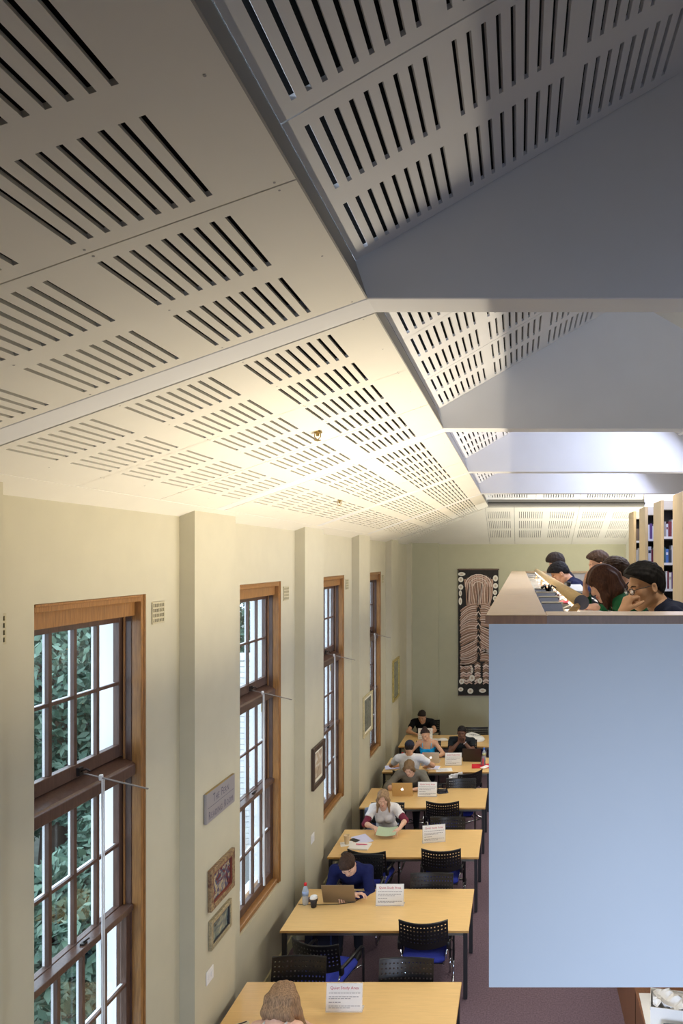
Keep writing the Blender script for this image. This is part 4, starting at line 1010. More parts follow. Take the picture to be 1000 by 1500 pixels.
    C_((-.022, .099, -.0665), (.022, .099, -.0665), .0030, .0030, .005, 1)
    for s in (1, -1):
        E_((s*.031, .0785, .002), (.0150, .0135, .0125), .006)          # closed upper-lid volume round the eye
        E_((s*.080, -.008, -.008), (.010, .019, .031), .010, 0, rotz(-s*.35)); E_((s*.088, -.004, -.006), (.006, .010, .018), .006, 1)
    for q in neckf: Hd.cone(q[0]+(q[1]-q[0])*.25, hp((0, -.02, -.05)), q[2], q[3]*.98, .03)
    parts.append(Hd.mesh(max(.0035, vox*.42)))
    sk = mat('skin_%d_%d_%d' % skin, skin, .5, var=.05, scale=30, spec=.35)
    lip = mat('lip_%d_%d_%d' % skin, (min(255, int(skin[0]*.92)), int(skin[1]*.72), int(skin[2]*.72)), .45)
    def lips(cn):
        l = (cn-hc) @ Rh/S; return ((np.abs(l[:, 0]) < .021) & (l[:, 1] > .079) & (np.abs(l[:, 2]+.067) < .0105-.18*np.abs(l[:, 0]))).astype(int)
    bo = netobj('body', parts, [sk, lip], t, lips)
    # --- eyes, brows
    hm = hairmat('hair_%d_%d_%d' % hairc, hairc)
    EW = mat('eye_white', (225, 220, 214), .25); IR = mat('iris_dark', (44, 32, 26), .15)
    Mh = Matrix([list(Rh[i]*S)+[hc[i]] for i in range(3)]+[[0, 0, 0, 1]])
    for s in (1, -1):
        m = MB(); N = 12
        # almond of the open eye, sitting proud of the lids, with an iris
        op = .0042 if pitch < 35 else .0030
        al = [(s*.031+.0125*math.cos(k*2*math.pi/N), -.003+op*math.sin(k*2*math.pi/N)) for k in range(N)]
        yy = lambda x, z: .0785+.0142*math.sqrt(max(.05, 1-((x-s*.031)/.0155)**2-((z-.002)/.0135)**2))
        m.add([(x, yy(x, z)-.0005, z) for x, z in al]+[(s*.031, yy(s*.031, -.003)+.0008, -.003)], [(k, (k+1) % N, N) for k in range(N)], 0, Mh)
        ir = [(s*.031+.0048*math.cos(k*2*math.pi/N), -.0035+min(op, .0048)*math.sin(k*2*math.pi/N)) for k in range(N)]
        m.add([(x, yy(x, z)+.0009, z) for x, z in ir], [tuple(range(N))], 1, Mh)
        m.build('eye', [EW, IR], t)
        MB().tube([(s*.014, .0925, .0215), (s*.03, .0915, .026), (s*.048, .0785, .0225)], [.0032, .0036, .0022], 6, M=Mh).build('eyebrow', hm, t, True)
    # --- hair
    Hr = Field(); hE = lambda c, r, k=.02, op=0: Hr.ell(hp(c), np.array(r)*S, Rh, k, op); hC = lambda p, q, r1, r2, k=.02: Hr.cone(hp(p), hp(q), r1*S, r2*S, k)
    down = np.array((0, 0, -1.)); hcuts = []
    nface = Rh @ nrm((0, .675, -.738)); A0 = hp((0, .080, .074)) if hair != 'bun' else hp((0, .066, .088))
    hE((0, -.016, .038), (.084, .104, .088) if hair != 'crop' else (.0795, .100, .0855))
    nz = lambda amp, fr: (lambda X, Y, Z: amp*np.sin(fr*(X*1.0+Y*.6)+7*np.sin(Z*21))*np.cos(fr*.8*(Y-X*.5)+5*np.sin(Z*17+1)))
    noise = nz(.0028, 150)
    if hair == 'cap':
        capm = mat('cap_navy', (34, 38, 58), .85, var=.1, scale=60)
        K = Field(); K.ell(hp((0, -.014, .040)), np.array((.087, .108, .088))*S, Rh); 
        cp = netobj('cap', [K.mesh(.005, cuts=[(hp((0, 0, .018)), Rh @ np.array((0, .1, -1.)))])], capm, t)
        MB().prism([(.07*math.sin(q*.3), .06+.105*math.cos(q*.3)*1.0) for q in range(-5, 6)], .022, .028, 'z', 0, Mh).build('cap_brim', capm, cp)
        hE((0, -.04, -.01), (.074, .075, .06)); hcuts = [(hp((0, -.0, -.0)), Rh @ nrm((0, 1, 0.0)))]; floorcut = -.075
        hcuts.append((hp((0, 0, -.07)), Rh @ np.array((0, 0, -1.))))
    elif hair in ('short', 'crop', 'full'):
        v = {'short': .010, 'crop': .0, 'full': .020}[hair]
        hE((0, .010, .060), (.074+v*.5, .088, .070+v), .03)
        if hair != 'crop': hE((0, .058, .092), (.055, .040, .026+v*.4), .025)
        hE((0, -.055, -.01), (.070, .055, .065), .03)
        hcuts = [(A0+Rh @ nrm((0, .675, -.738))*(.010 if hair == 'full' else -.004), nface), (hp((0, 0, -.070)), Rh @ np.array((0, 0, -1.)))]
        noise = nz(.0022, 130); rg_ = np.random.default_rng(int(abs(ha[0]*1000))+3)
        for _ in range({'full': 60, 'short': 36, 'crop': 0}[hair]):
            q = rg_.normal(size=3); q[2] = abs(q[2])*.9+.15; q /= np.linalg.norm(q); g = 1.0 if hair == 'full' else .75
            b0 = np.array((0, -.006, .042))+q*np.array((.078, .098, .080)); b1 = b0+(q*.013+np.array((rg_.normal()*.008, .020, -.006)))*g
            hC(b0, b1, .016, .005, .006)
        for k in range(7):       # uneven fringe
            x = (k-3)*.016; hC((x, .070, .088), (x+.006*rg_.normal(), .090, .074-.012*rg_.random()*(1.6 if hair == 'full' else .6)), .016, .006, .008)
    else:
        hE((0, .0, .052), (.080, .094, .080), .03); hE((0, -.055, -.01), (.074, .058, .08), .03)
        if hair == 'long':       # parted, falling over the shoulders
            for s in (1, -1):
                st = [hp((s*.062, .045, .055)), hp((s*.080, .020, -.02)), hp((s*.084, .0, -.10)), hp((s*.086, -.02, -.17))]
                st[2] = .5*st[2]+.5*(st[1]+down*.09); st[3] = st[2]+down*.10+np.array((s*.012, .01, 0))
                Hr.chain(st, [.018, .024, .022, .012], .03)
            Hr.chain([hp((0, -.085, .0)), hp((0, -.098, -.08)), hp((0, -.09, -.08))+down*.12], [.055, .055, .03], .03)
        elif hair == 'verylong':  # seen from behind: a heavy fall down the back and forward over one shoulder
            for k in range(7):
                x = (k-3)*.026; tip = hp((x*1.3, -.03, -.13))+down*.20+np.array((.05+x*.6, .05, 0))
                Hr.chain([hp((x*.8, -.05, .09)), hp((x*1.15, -.100+.02*abs(k-3)/3, .0)), hp((x*1.2, -.085, -.10)), tip], [.022, .031, .030, .014], .03)
            Hr.chain([hp((.070, .02, .03)), hp((.088, .02, -.06)), hp((.10, .03, -.10))+down*.22], [.024, .034, .022], .03)
            for q in range(4):
                yq = -.075+.035*q; a_ = hp((.045, yq*.8, .095)); b_ = hp((.092, yq, .0)); c_ = b_+down*.11+np.array((.018, .02, 0)); e_ = c_+down*.15+np.array((.02+.012*q, .03, 0))
                Hr.chain([a_, b_, c_, e_], [.020, .028, .028, .016], .03)
            Hr.chain([hp((-.072, .01, .03)), hp((-.080, -.01, -.06)), hp((-.075, -.02, -.13))], [.022, .022, .012], .03)
        elif hair == 'bob':
            for s in (1, -1):
                Hr.chain([hp((s*.055, .055, .062)), hp((s*.080, .038, .0)), hp((s*.080, .028, -.05))+down*.03, hp((s*.07, .02, -.05))+down*.11], [.020, .030, .030, .018], .03)
                Hr.chain([hp((s*.05, -.05, .0)), hp((s*.068, -.055, -.05))+down*.03, hp((s*.06, -.05, -.05))+down*.12], [.04, .042, .026], .03)
            Hr.chain([hp((0, -.085, .0)), hp((0, -.09, -.06))+down*.03, hp((0, -.07, -.08))+down*.08], [.05, .05, .03], .03)
            Hr.chain([hp((-.045, .070, .06)), hp((0, .082, .052)), hp((.045, .070, .06))], [.018, .020, .018], .02); Hr.chain([hp((-.03, .088, .045)), hp((.03, .088, .045))], [.011, .011], .02)
        elif hair == 'jaw':
            for s in (1, -1): Hr.chain([hp((s*.052, .050, .06)), hp((s*.078, .030, .0)), hp((s*.080, .01, -.06)), hp((s*.074, -.01, -.11))], [.018, .022, .022, .014], .03)
            Hr.chain([hp((0, -.085, .0)), hp((0, -.085, -.10))], [.05, .04], .03)
        elif hair == 'bun':
            hE((0, -.075, .115), (.040, .040, .034), .02); hE((0, -.085, .09), (.05, .03, .03))
        noise = lambda X, Y, Z: .0022*np.sin(120*(X-hc[0])+25*(Y-hc[1])+2.5*np.sin(7*Z))+.0015*np.sin(70*(X-hc[0])+14*Z)
        if hair == 'bun': hcuts = [(A0, nface), (hp((0, 0, -.06)), Rh @ np.array((0, 0, -1.)))]
        else:
            if hair == 'long': Hr.ell(hp((0, .100, -.010)), np.array((.054, .076, .106))*S, Rh, .010, 1)
            elif hair == 'jaw': Hr.ell(hp((0, .088, -.020)), np.array((.055, .062, .090))*S, Rh, .012, 1)
            else: Hr.ell(hp((0, .088, -.030)), np.array((.056, .062, .088))*S, Rh, .012, 1)
    netobj('hair', [Hr.mesh(max(.0042, vox*.5), cuts=hcuts, noise=noise)], hm, t)
    # --- clothes
    cl = mat('cloth_%d_%d_%d' % shirtc, shirtc, .9, var=.06, scale=40, spec=.15, bump=.15)
    T = Field(); T.p += torso.p[:-1]
    for s in (1, -1):
        S0, E, Wp = arms[s]
        if sleeve == 'short': e = S0+(E-S0)*.62; T.cone(S0, e+(E-S0)*.1, ra[0]+.006, ra[1]+.012, .025, 0, (e, nrm(E-S0)))
        elif sleeve == 'long':
            T.cone(S0, E, ra[0]+.004, ra[1]+.006, .03); w2 = E+(Wp-E)*.94; T.cone(E, w2+(Wp-E)*.05, ra[1]+.004, ra[3]+.006, .02, 0, (w2, nrm(Wp-E)))
        elif sleeve == 'half': T.cone(S0, E, ra[0]+.006, ra[1]+.008, .03); e = E+(Wp-E)*.22; T.cone(E, e+(Wp-E)*.05, ra[1]+.006, ra[2]+.008, .02, 0, (e, nrm(Wp-E)))
    T.p = [q for q in T.p]
    if sleeve == 'tank':
        T.p = torso.p[:3]+(torso.p[3:5] if sex == 'f' else [])
        cuts = [(p2-.135*S*ds, ds)]
    else:
        cuts = []
    nr = {'round': .074, 'vee': .078, 'scoop': .095, 'collar': .062}.get(shirt, .074)
    T.cone(p2-.02*ds+.012*fw, p3+.06*ds+.02*fw, nr*S, nr*S, .008, 1)
    if shirt == 'vee': T.cone(p2-.02*ds+.05*fw, p2-.11*ds+.12*fw, .05, .012, .01, 1)
    if shirt == 'scoop': T.ell(p2-.05*ds+.10*fw, (.085, .07, .075), Rs, .01, 1)
    cuts.append((np.array((0, 0, hip-.075)), np.array((0, 0, -1.))))
    fold = lambda X, Y, Z: .0032*np.sin(38*X+16*Z+5*np.sin(20*Y))*np.sin(24*Z-30*Y+2)+.0018*np.sin(70*Z+25*X)
    so = netobj('shirt', [T.mesh(vox*.9, infl=.011, cuts=cuts, noise=fold)], cl, t)
    if sleeve == 'tank':
        for s in (1, -1):
            q = [p2-.15*S*ds+.105*fw+np.array((s*.075, 0, 0)), p2-.06*ds+.085*fw+np.array((s*.085, 0, 0)), p2+.018*ds+.02*fw+np.array((s*.088, 0, 0)), p2-.03*ds-.085*fw+np.array((s*.082, 0, 0)), p2-.15*ds-.118*fw+np.array((s*.07, 0, 0))]
            MB().tube([tuple(x) for x in q], .0085, 6).build('shoulder_strap', mat('strap_%d' % shirtc[0], tuple(min(255, int(v*.6+100)) for v in shirtc) if shirtc[2] > 200 and shirtc[0] < 100 else shirtc, .8), so, True)
    if shirt == 'collar':
        cm = MB(); n = 14; V = []
        for i in range(n):
            an = -2.5+5.0*i/(n-1)+math.pi/2*0; q = np.array((math.sin(an)*.072, 0, 0))+fw*(math.cos(an)*-.068*-1)
            bq = p2-.01*ds+.012*fw+q
            V += [tuple(bq+.045*ds), tuple(bq+q*.12-.012*ds), tuple(bq+q*.02+.043*ds), tuple(bq+q*.2-.016*ds)]
        F_ = []
        for i in range(n-1): F_ += [(i*4, i*4+1, i*4+5, i*4+4), (i*4+2, i*4+6, i*4+7, i*4+3), (i*4, i*4+4, i*4+6, i*4+2), (i*4+1, i*4+3, i*4+7, i*4+5)]
        cm.add(V, F_).build('collar', PAPER if shirtc != (32, 36, 66) else cl, so, True)
    tr = Field(); tr.p += legs.p; tr.ell(p0+(0, -.01, .0), np.array((.165*b, .115, .10))*S, None, .05)
    netobj('trousers', [tr.mesh(vox*1.2, infl=.012, cuts=[(np.array((0, 0, .10)), np.array((0, 0, -1.))), (np.array((0, 0, hip+.06)), np.array((0, 0, 1.)))])], mat('trouser_%d_%d_%d' % trouser, trouser, .9), t)
    for s in (1, -1):
        K = Field(); x = s*.115; y = .40*S
        K.cone((x, y-.05, .042), (x, y+.06, .040), .040, .040, .03); K.cone((x, y+.06, .036), (x, y+.15, .030), .042, .030, .03); K.cone((x, y-.01, .05), (x, y-.005, .10), .043, .042, .02)
        netobj('shoe', [K.mesh(.010, cuts=[(np.array((0, 0, .0)), np.array((0, 0, -1.)))])], mat('shoe_%d' % shoe[0], shoe, .6), t)
    if glasses:
        GM = mat('glasses_frame', (40, 38, 44), .3)
        m = MB()
        for s in (1, -1):
            m.tube([(s*.032+.0225*math.cos(k*.3491), .108-.010*abs(math.cos(k*.3491)) if s*math.cos(k*.3491) > 0 else .108, .0+.0165*math.sin(k*.3491)) for k in range(18)], .0020, 6, closed=True, M=Mh)
            m.tube([(s*.054, .098, .008), (s*.072, .075, .010), (s*.082, .0, .006), (s*.082, -.02, -.008)], .0020, 6, M=Mh)
        m.tube([(-.0105, .109, .004), (0, .112, .007), (.0105, .109, .004)], .0018, 6, M=Mh); g = m.build('glasses', GM, t, True)
        for s in (1, -1):
            MB().prism([(s*.032+.0215*math.cos(k*.3491), .0+.0155*math.sin(k*.3491)) for k in range(18)], .1045, .1055, 'y', 0, Mh).build('lens', GLASS, g)
    for s, c in ((watch or {}).items()):
        S0, E, Wp = arms[s]; u = nrm(Wp-E); ct = Wp-u*.025; q = nrm(np.cross(u, (0, .3, 1))); r = np.cross(u, q); rr = ra[3]+.005
        m = MB(); m.tube([tuple(ct+(q*math.cos(k*.5236)+r*math.sin(k*.5236))*rr) for k in range(12)], .006, 6, closed=True); wo = m.build('wrist_band', mat('band_%d' % c[0], c, .4), t, True)
    t['arms'] = 0; del t['arms']
    return t, arms, (p0, p1, p2, p3, hc, ds, fw), Rf, root
def undersleeve(t, arms, S0t, E1t, c):
    m_ = mat('sleeve_%d_%d_%d' % c, c, .9, var=.1, scale=50)
    for s in (1, -1):
        S0, E, Wp = arms[s]; K = Field(); a = S0+(E-S0)*S0t; b = E+(Wp-E)*E1t
        K.cone(a, E, .052, .045, .02, 0, (a, -nrm(E-S0))); K.cone(E, b+(Wp-E)*.08, .045, .040, .02, 0, (b, nrm(Wp-E)))
        netobj('undersleeve', [K.mesh(.009)], m_, t)
Z = TZ
LT, MD, TN, DK_ = (222, 178, 152), (208, 160, 128), (190, 140, 104), (104, 70, 54)
person('person in a navy sweater bent over a laptop at the second table', (-1.955, 7.80, 1.05), 180, 0, LT, 'full', (58, 40, 30), 'round', (30, 36, 82), (-2.06, 7.68, .765), (-1.84, 7.66, .775),
       pitch=42, yaw=8, roll=8, sleeve='long', bulk=1.05, hd=(((-.6, .5, .0), (0, .2, -1)), ((-.9, .3, .35), (-.2, .4, -1))), curl=(.4, .45), elbows=((.45, -.1, -.9), (-.45, -.1, -.9)), neck=.25)
r = person('person in a white tee with burgundy sleeves reading a green sheet', (-1.945, 9.78, 1.115), 180, 0, LT, 'long', (150, 122, 92), 'round', (232, 230, 230), (-2.00, 9.50, .80), (-1.66, 9.47, .80),
       sex='f', pitch=24, yaw=2, sleeve='short', hd=(((-.45, .9, .0), (0, 0, -1)), ((.45, .9, .0), (0, 0, -1))), curl=(.5, .5), elbows=((.9, -.1, -.4), (-.9, -.1, -.4)))
undersleeve(r[0], r[1], .60, .12, (110, 34, 56))
person('person in a grey tee bent towards the gold laptop', (-1.825, 11.34, 1.075), 180, 0, LT, 'jaw', (124, 98, 70), 'round', (122, 118, 108), (-1.98, 11.20, .765), (-1.70, 11.20, .765), pitch=34, yaw=-3, sleeve='half', elbows=((.9, 0, -.4), (-.9, 0, -.4)), bulk=1.1, neck=.2)
person('person in a white tee and dark navy cap, seen from behind', (-1.945, 12.13, 1.245), 0, 0, MD, 'cap', (40, 30, 26), 'round', (232, 232, 236), (-1.66, 12.44, .765), (-2.16, 12.48, .765), pitch=22, sleeve='short', elbows=((1, 0, -.45), (-1, 0, -.45)), bulk=1.12)
person('person in a bright blue tank top with hair tied up, head tilted', (-1.81, 13.20, 1.14), 180, 0, MD, 'bun', (52, 36, 32), 'scoop', (20, 150, 216), (-2.00, 12.98, .77), (-1.60, 12.98, .77), sex='f', pitch=22, roll=16, yaw=-6, sleeve='tank', elbows=((.8, -.5, -.3), (-.8, -.5, -.3)))
person('person in a dark tee with hands clasped before the mouth', (-1.115, 13.28, 1.165), 180, 0, DK_, 'crop', (24, 20, 20), 'round', (34, 38, 42), (-1.15, 13.13, 1.03), (-1.06, 13.13, 1.02), pitch=14, sleeve='short', hd=(((.1, .15, 1), (-1, .3, 0)), ((-.1, .15, 1), (1, .3, 0))), curl=(.6, .6), elbows=((.8, .25, -1), (-.8, .25, -1)), watch={-1: (190, 190, 196)}, bulk=1.12)
person('person in a black tee reading by the back wall', (-2.13, 14.98, 1.09), 180, 0, MD, 'short', (36, 28, 26), 'round', (22, 22, 24), (-2.24, 14.72, .765), (-1.96, 14.66, .765), pitch=34, yaw=-8, roll=-6, sleeve='short', bulk=1.1, neck=.15, hd=(((-.8, .5, 0), (0, 0, -1)), ((.8, .5, 0), (0, 0, -1))), elbows=((.9, 0, -.4), (-.9, .1, -.4)))
person('person with long blonde brown hair and white straps, seen from behind at the nearest table', (-1.86, 5.38, 1.075), 0, 0, (232, 188, 164), 'verylong', (148, 118, 90), 'round', (238, 236, 236), (-1.80, 5.60, .765), (-2.02, 5.60, .765), sex='f', pitch=38, yaw=-6, sleeve='tank', elbows=((1, -.1, -.5), (-1, -.1, -.5)), vox=.010, neck=.2)
# green sheet held in two hands
o = MB()
V = []; n = 9
for i in range(n):
    for j in range(5): V.append((-1.955+.27*i/(n-1), 9.30+.20*j/4, .785+.020*math.sin(math.pi*i/(n-1))*-1+.07*j/4*.6))
o.add(V, [(i*5+j, (i+1)*5+j, (i+1)*5+j+1, i*5+j+1) for i in range(n-1) for j in range(4)]); o = o.build('reading_sheet', mat('sheet_green', (176, 192, 160), .7)); q = o.modifiers.new('thick', 'SOLIDIFY'); q.thickness = .003
tag(o, 'pale green magazine held open in both hands at the third table', 'magazine')
# people along the gallery desk (they face the ledge)
person('person with glasses and black hair resting the chin on one hand', (.685, 3.70, H-.150), 90, GF, (206, 160, 124), 'short', (26, 23, 22), 'round', (36, 40, 58), (.50, 3.86, H-.338), (.545, 3.590, H-.285), pitch=16, yaw=18, sleeve='short', vox=.008,
       hd=(None, ((.10, -.42, 1.0), (.45, -.85, .1))), curl=(.4, 1.25), elbows=((.8, -.3, -.6), (.1, .35, -1)), glasses=True, watch={-1: (34, 26, 28)}, hip=.60)
person('person with brown fringed hair in a green sweater', (.565, 4.58, H-.165), 90, GF, (228, 182, 158), 'bob', (74, 46, 34), 'round', (34, 92, 58), (.455, 4.66, H-.24), (.46, 4.10, H-.292), sex='f', pitch=30, yaw=6, sleeve='long', vox=.008,
       hd=(((.0, .1, 1.0), (-.1, -1, .1)), ((.1, 1, .05), (0, 0, -1))), curl=(.35, .25), elbows=((.3, .5, -1), (-.5, .1, -.7)), watch={1: (30, 30, 34), -1: (214, 214, 226)}, hip=.60)
person('person with tousled brown hair, white collar and dark jacket', (.805, 5.60, H-.120), 90, GF, (224, 174, 148), 'full', (62, 46, 36), 'collar', (38, 38, 46), (.50, 5.75, H-.338), (.50, 5.42, H-.338), pitch=22, yaw=-4, sleeve='long', vox=.009, hip=.60)
person('person with short brown hair behind the fringed head', (.775, 6.62, H-.055), 90, GF, (226, 178, 150), 'short', (76, 56, 42), 'round', (60, 62, 70), (.50, 6.75, H-.338), (.50, 6.45, H-.338), pitch=20, yaw=5, sleeve='long', hip=.60)
person('person in a navy polo shirt bent low over the gallery desk', (.445, 7.45, H-.165), 90, GF, (212, 160, 124), 'short', (28, 25, 26), 'collar', (32, 36, 66), (.34, 7.60, H-.338), (.36, 7.28, H-.338), pitch=42, yaw=4, sleeve='short', hip=.60, vox=.009)
person('person in a dark hooded top, farthest along the gallery desk', (.475, 8.62, H-.055), 90, GF, (216, 168, 146), 'full', (48, 38, 34), 'round', (34, 34, 46), (.40, 8.75, H-.338), (.40, 8.45, H-.338), pitch=36, sleeve='long', hip=.60)
# ================================================================== GALLERY DESK, LAMP, BOOKCASES
for i, (x, y, lb) in enumerate(((1.06, 3.74, 'chair under the person with glasses on the gallery'), (1.0, 4.60, 'chair under the person in the green sweater on the gallery'), (1.12, 5.62, 'chair under the person with the white collar on the gallery'),
        (1.02, 6.62, 'chair under the short haired person behind the fringed head'), (.98, 7.46, 'chair under the person in the navy polo shirt'), (.86, 8.62, 'chair under the farthest person along the gallery desk'))):
    o = copy_tree(c0); o.location = (x, y, GF); o.rotation_euler.z = math.radians(90); o['label'] = lb
DZ = H-.355
t = thing('reading_desk', 'long pale desk behind the timber ledge of the gallery', 'desk', (0, 0, GF))
DESK = mat('desk_pale', (226, 222, 212), .35)
y = 3.10
while y < 12.6:
    MB().box((.118, y+.002, DZ-.03-GF), (.66, y+1.198, DZ-GF)).build('desk_board', DESK, t)
    MB().box((.60, y+.1, 0), (.64, y+.16, DZ-.03-GF)).build('leg', STEEL, t); y += 1.2
MB().box((.118, 3.1, H-.278-GF), (.130, 12.7, DZ-.03-GF)).build('upstand', DESK, t)
# glossy dark glass panels set in the desk beside the ledge
GLB = mat('gloss_black', (9, 11, 22), .16, spec=.25)
GLS = mat('bracket_white', (236, 232, 220), .4)
for k in range(4):
    y = 3.14+.55*k; MB().tube([(.119, y+.503, H-.236-GF), (.235+.012*k, y+.503, H-.236-GF)], .0065, 6).build('edge_rod', GLS, t); MB().prism([(y, H-.325-GF), (y+.50, H-.236-GF), (y+.505, H-.242-GF), (y+.005, H-.331-GF)], .120, .225+.012*k, 'x').build('glass_panel', GLB, t)
    MB().box((.215, y+.40, DZ-GF), (.223, y+.41, H-.262-GF)).build('panel_stay', mat('bracket_white', (236, 232, 220), .4), t)
WBR = mat('bracket_white', (236, 232, 220), .4)
for y in (3.13, 3.69, 4.24, 4.79, 5.34, 6.4, 7.6, 8.8, 10.0, 11.2):
    m = MB(); m.tube([(.119, y-.02, H-.255-GF), (.235, y-.02, H-.268-GF)], .004, 6); m.tube([(.235, y-.02, H-.268-GF), (.245, y-.02, DZ+.002-GF)], .004, 6); m.tube([(.235, y-.02, H-.268-GF), (.29, y+.05, H-.250-GF)], .004, 6); m.build('bracket', WBR, t)
# long timber lamp tube over the desk
t = thing('desk_lamp_tube', 'long timber tube lamp with dark end cap above the gallery desk', 'lamp', (.325, 3.55, H-.229))
TIM = mat('lamp_timber', (222, 192, 140), .35, var=.06, scale=10, stretch=(8, .6, 8)); CAPG = mat('cap_slate', (96, 98, 116), .5)
MX = Matrix.Rotation(math.radians(-90), 4, 'X')
MB().lathe([(.038, 0), (.038, 9.2)], 24, M=MX).build('tube', TIM, t, True)
MB().lathe([(.039, -.004), (.039, .002)], 24, M=MX).build('end_cap', CAPG, t)
MB().tube([(-.018, -.008, -.016), (-.034, -.020, -.026), (-.056, -.030, -.050), (-.068, -.036, -.080), (-.070, -.038, -.120)], [.015, .0185, .0195, .0195, .0185], 14).build('elbow_support', mat('elbow_wood', (168, 136, 92), .4, var=.35, scale=4, stretch=(1, 1, 26)), t, True)
for y in (2.6, 5.2, 7.8): MB().tube([(0, y, 0), (-.03, y, -.05), (-.05, y, -.120)], .014, 8).build('support', TIM, t, True)
GLO = mat('lamp_strip', (255, 250, 240), .4, emit=3.0)
y = .12
k = 0
while y < 9.0:
    MB().box((-.038, y, -.033), (-.028, y+.33, -.025)).build('light_strip', GLO, t); y += .60
for q in range(6): area('desk_lamp_light', (.30, 3.9+1.5*q, H-.282), (.55, 0, -.8), (.03, 1.0), 0.7, (1.0, .94, .82), 170)
# papers, books, bags on the desk
def gsheet(name, x, y, w, d, rz, h, m, label, cat, lift=0):
    t = thing(name, label, cat, (x, y, DZ+.0008+lift), math.radians(rz)); MB().box((-w/2, -d/2, 0), (w/2, d/2, h)).build('page_block', m, t); return t
t = gsheet('red_book', .30, 4.95, .20, .26, 8, .035, PAPER, 'red covered book under the lamp tube', 'book'); MB().box((-.105, -.135, .035), (.105, .135, .041)).build('cover', REDF, t)
gsheet('loose_paper', .37, 4.06, .22, .30, 20, .042, PAPER, 'white paper pad under the resting hand of the green sweater', 'paper')
gsheet('loose_paper', .25, 5.75, .22, .30, -12, .006, PAPER, 'white papers on the gallery desk beside the black bag', 'paper')
gsheet('loose_paper', .24, 6.55, .22, .30, 10, .010, PAPER, 'second heap of white papers farther along the gallery desk', 'paper')
t = gsheet('spiral_notebook', .62, 3.62, .15, .20, 30, .016, mat('page_cream', (226, 222, 196), .7), 'spiral notebook beside the elbow of the person with glasses', 'notebook')
for k in range(9): MB().tube([(-.066+.0165*k+.008*math.cos(q*.9), -.10, .010+.010*math.sin(q*.9)) for q in range(7)], .0016, 5, closed=True).build('ring', BLKP, t)
t = thing('black_bag', 'crumpled black bag with handles lying among the papers on the gallery desk', 'bag', (.22, 5.15, DZ))
MB().rbox((-.07, -.13, 0), (.08, .16, .10), .04).build('bag_body', mat('bag_black', (24, 28, 44), .25), t, True)
for k in range(5): a = k*1.25; MB().tube([(0, .05, .09), (.03*math.cos(a), .05+.05*math.sin(a), .15), (.06*math.cos(a), .05+.09*math.sin(a), .13)], .009, 6).build('strap', BLKP, t, True)
t = thing('desk_phone', 'pale grey phone set near the navy polo shirt', 'phone', (.56, 6.9, DZ), .2)
MB().prism([(-.08, 0), (.08, 0), (.08, .09), (-.08, .03)], -.09, .09, 'x').build('phone_body', mat('phone_pale', (205, 204, 196), .5), t); MB().rbox((-.085, -.02, .07), (-.04, .09, .12), .015).build('handset', BLKP, t, True)
# bookcases: end panels face the aisle, books face the camera
BCW = mat('bookcase_beech', (206, 180, 136), .45, var=.08, scale=9, stretch=(6, 6, .5)); BCT = mat('bookcase_top', (206, 198, 184), .5)
SHELF = mat('shelf_grey', (46, 44, 46), .5)
bookcols = [(208, 210, 224), (226, 226, 232), (190, 196, 214), (44, 76, 190), (70, 110, 190), (90, 62, 120), (120, 104, 92), (150, 146, 150), (60, 64, 84), (182, 176, 168), (112, 44, 60), (62, 96, 110)]
BM = [mat('book_%d' % i, c, .5) for i, c in enumerate(bookcols)]
bx0 = 1.97; rg = np.random.default_rng(11); nb = 0
spots = [(8.24, 'nearest'), (9.50, 'second nearest'), (10.67, 'third nearest'), (11.75, 'farthest')]
CN = ['pale grey blue', 'off white', 'blue grey', 'bright blue', 'sky blue', 'purple', 'brown grey', 'grey', 'slate', 'stone', 'maroon', 'teal']
ORD = ['first', 'second', 'third', 'fourth', 'fifth', 'sixth', 'seventh', 'eighth', 'ninth', 'tenth', 'eleventh', 'twelfth', 'thirteenth', 'fourteenth']
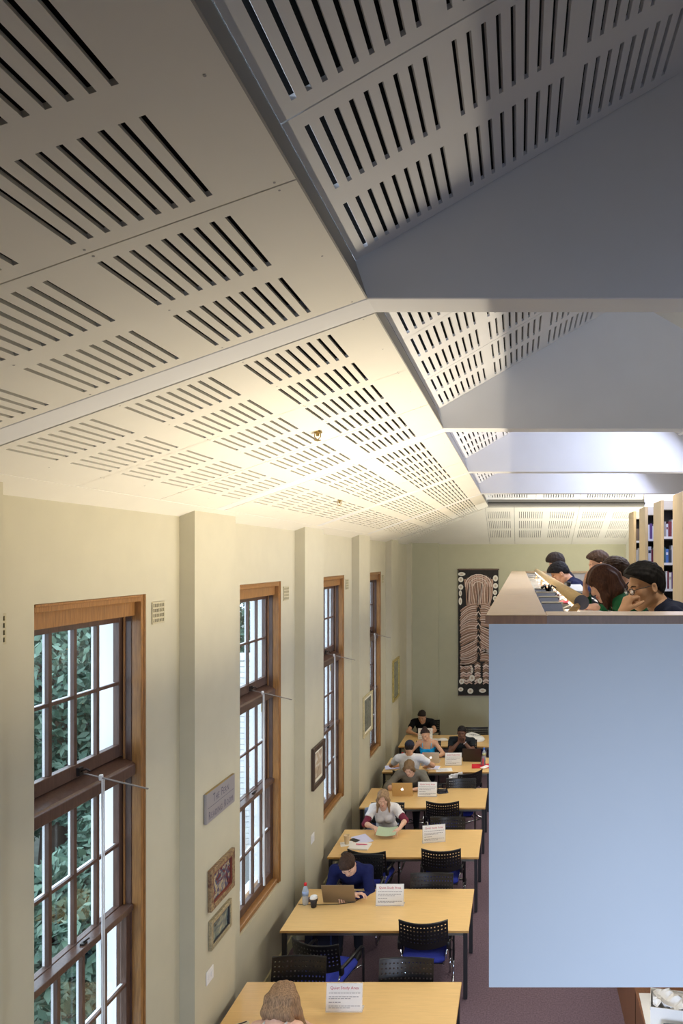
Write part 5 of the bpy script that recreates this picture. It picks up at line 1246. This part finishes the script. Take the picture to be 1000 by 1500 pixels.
def book(x, y, z, wd, h, d, c, label, grp):
    t = thing('library_book', label, 'book', (x+wd/2, y, z), 0, grp)
    MB().box((-wd/2+.002, .002, .003), (wd/2-.002, d-.004, h-.004)).build('pages', PAPER, t)
    m = MB(); m.box((-wd/2, 0, 0), (wd/2, .0025, h)); m.box((-wd/2, .0025, 0), (-wd/2+.002, d, h)); m.box((wd/2-.002, .0025, 0), (wd/2, d, h)); m.build('cover', BM[c], t)
    if c < 5 and wd > .025: MB().box((-wd/2+.004, -.0006, h*.62), (wd/2-.004, .0004, h*.78)).build('spine_label', BM[(c+8) % 12], t)
for k, (y, wd_) in enumerate(spots):
    w = .95; hgt = 2.06; dp = .52
    t = thing('bookcase', f'{wd_} of the tall beech bookcases on the gallery', 'bookcase', (bx0, y, GF), 0, 'gallery bookcases')
    soften(MB().box((0, 0, 0), (.045, dp, hgt)).build('end_panel', BCW, t), .003, 1); soften(MB().box((w, 0, 0), (w+.045, dp, hgt)).build('end_panel', BCW, t), .003, 1)
    MB().box((.045, .004, hgt-.13), (w, dp-.004, hgt-.004)).build('top_fascia', BCT, t)
    MB().box((.045, dp/2-.01, .05), (w, dp/2+.01, hgt-.13)).build('back_panel', SHELF, t)
    MB().box((.045, .03, 0), (w, dp-.03, .05)).build('plinth', SHELF, t)
    for s in range(5):
        z = .05+.365*s; MB().box((.045, .008, z), (w, dp-.008, z+.02)).build('shelf', SHELF, t); MB().box((.047, .004, z+.012), (w-.002, .012, z+.046)).build('label_strip', mat('strip_white', (216, 216, 226), .5), t)
    for s in (2, 3, 4):
        x = bx0+.052; i = 0
        lim = bx0 if k == 0 else bx0+.22
        while x < lim:
            wd = .018+.030*rg.random(); h = .20+.075*rg.random(); c = int(rg.integers(0, 12)) if rg.random() > .45 else int(rg.integers(0, 3))
            row = {2: 'lowest visible', 3: 'middle', 4: 'upper'}[s]
            book(x, y+.03, GF+.05+.365*s+.0465-.026, wd, h, .19, c, f'{CN[c]} book, {ORD[i]} from left, {row} row of the {wd_} bookcase', f'books in the {row} row of the {wd_} bookcase'); x += wd+.0015; i += 1

for y in (4.1, 5.5, 6.9, 8.3, 9.7, 11.1, 12.4):  # trough housings added beneath the assumed uplights
    q = -.146 if y < 5 else (-.185 if y < 6 else -.215)
    MB().prism([(q, H-1.46), (q+.008, H-1.465), (q+.012, H-1.49), (-.129, H-1.49), (-.129, H-1.50), (q+.010, H-1.50)], y-.62, y+.62).build('assumed_uplight_trough', STEEL, ga)
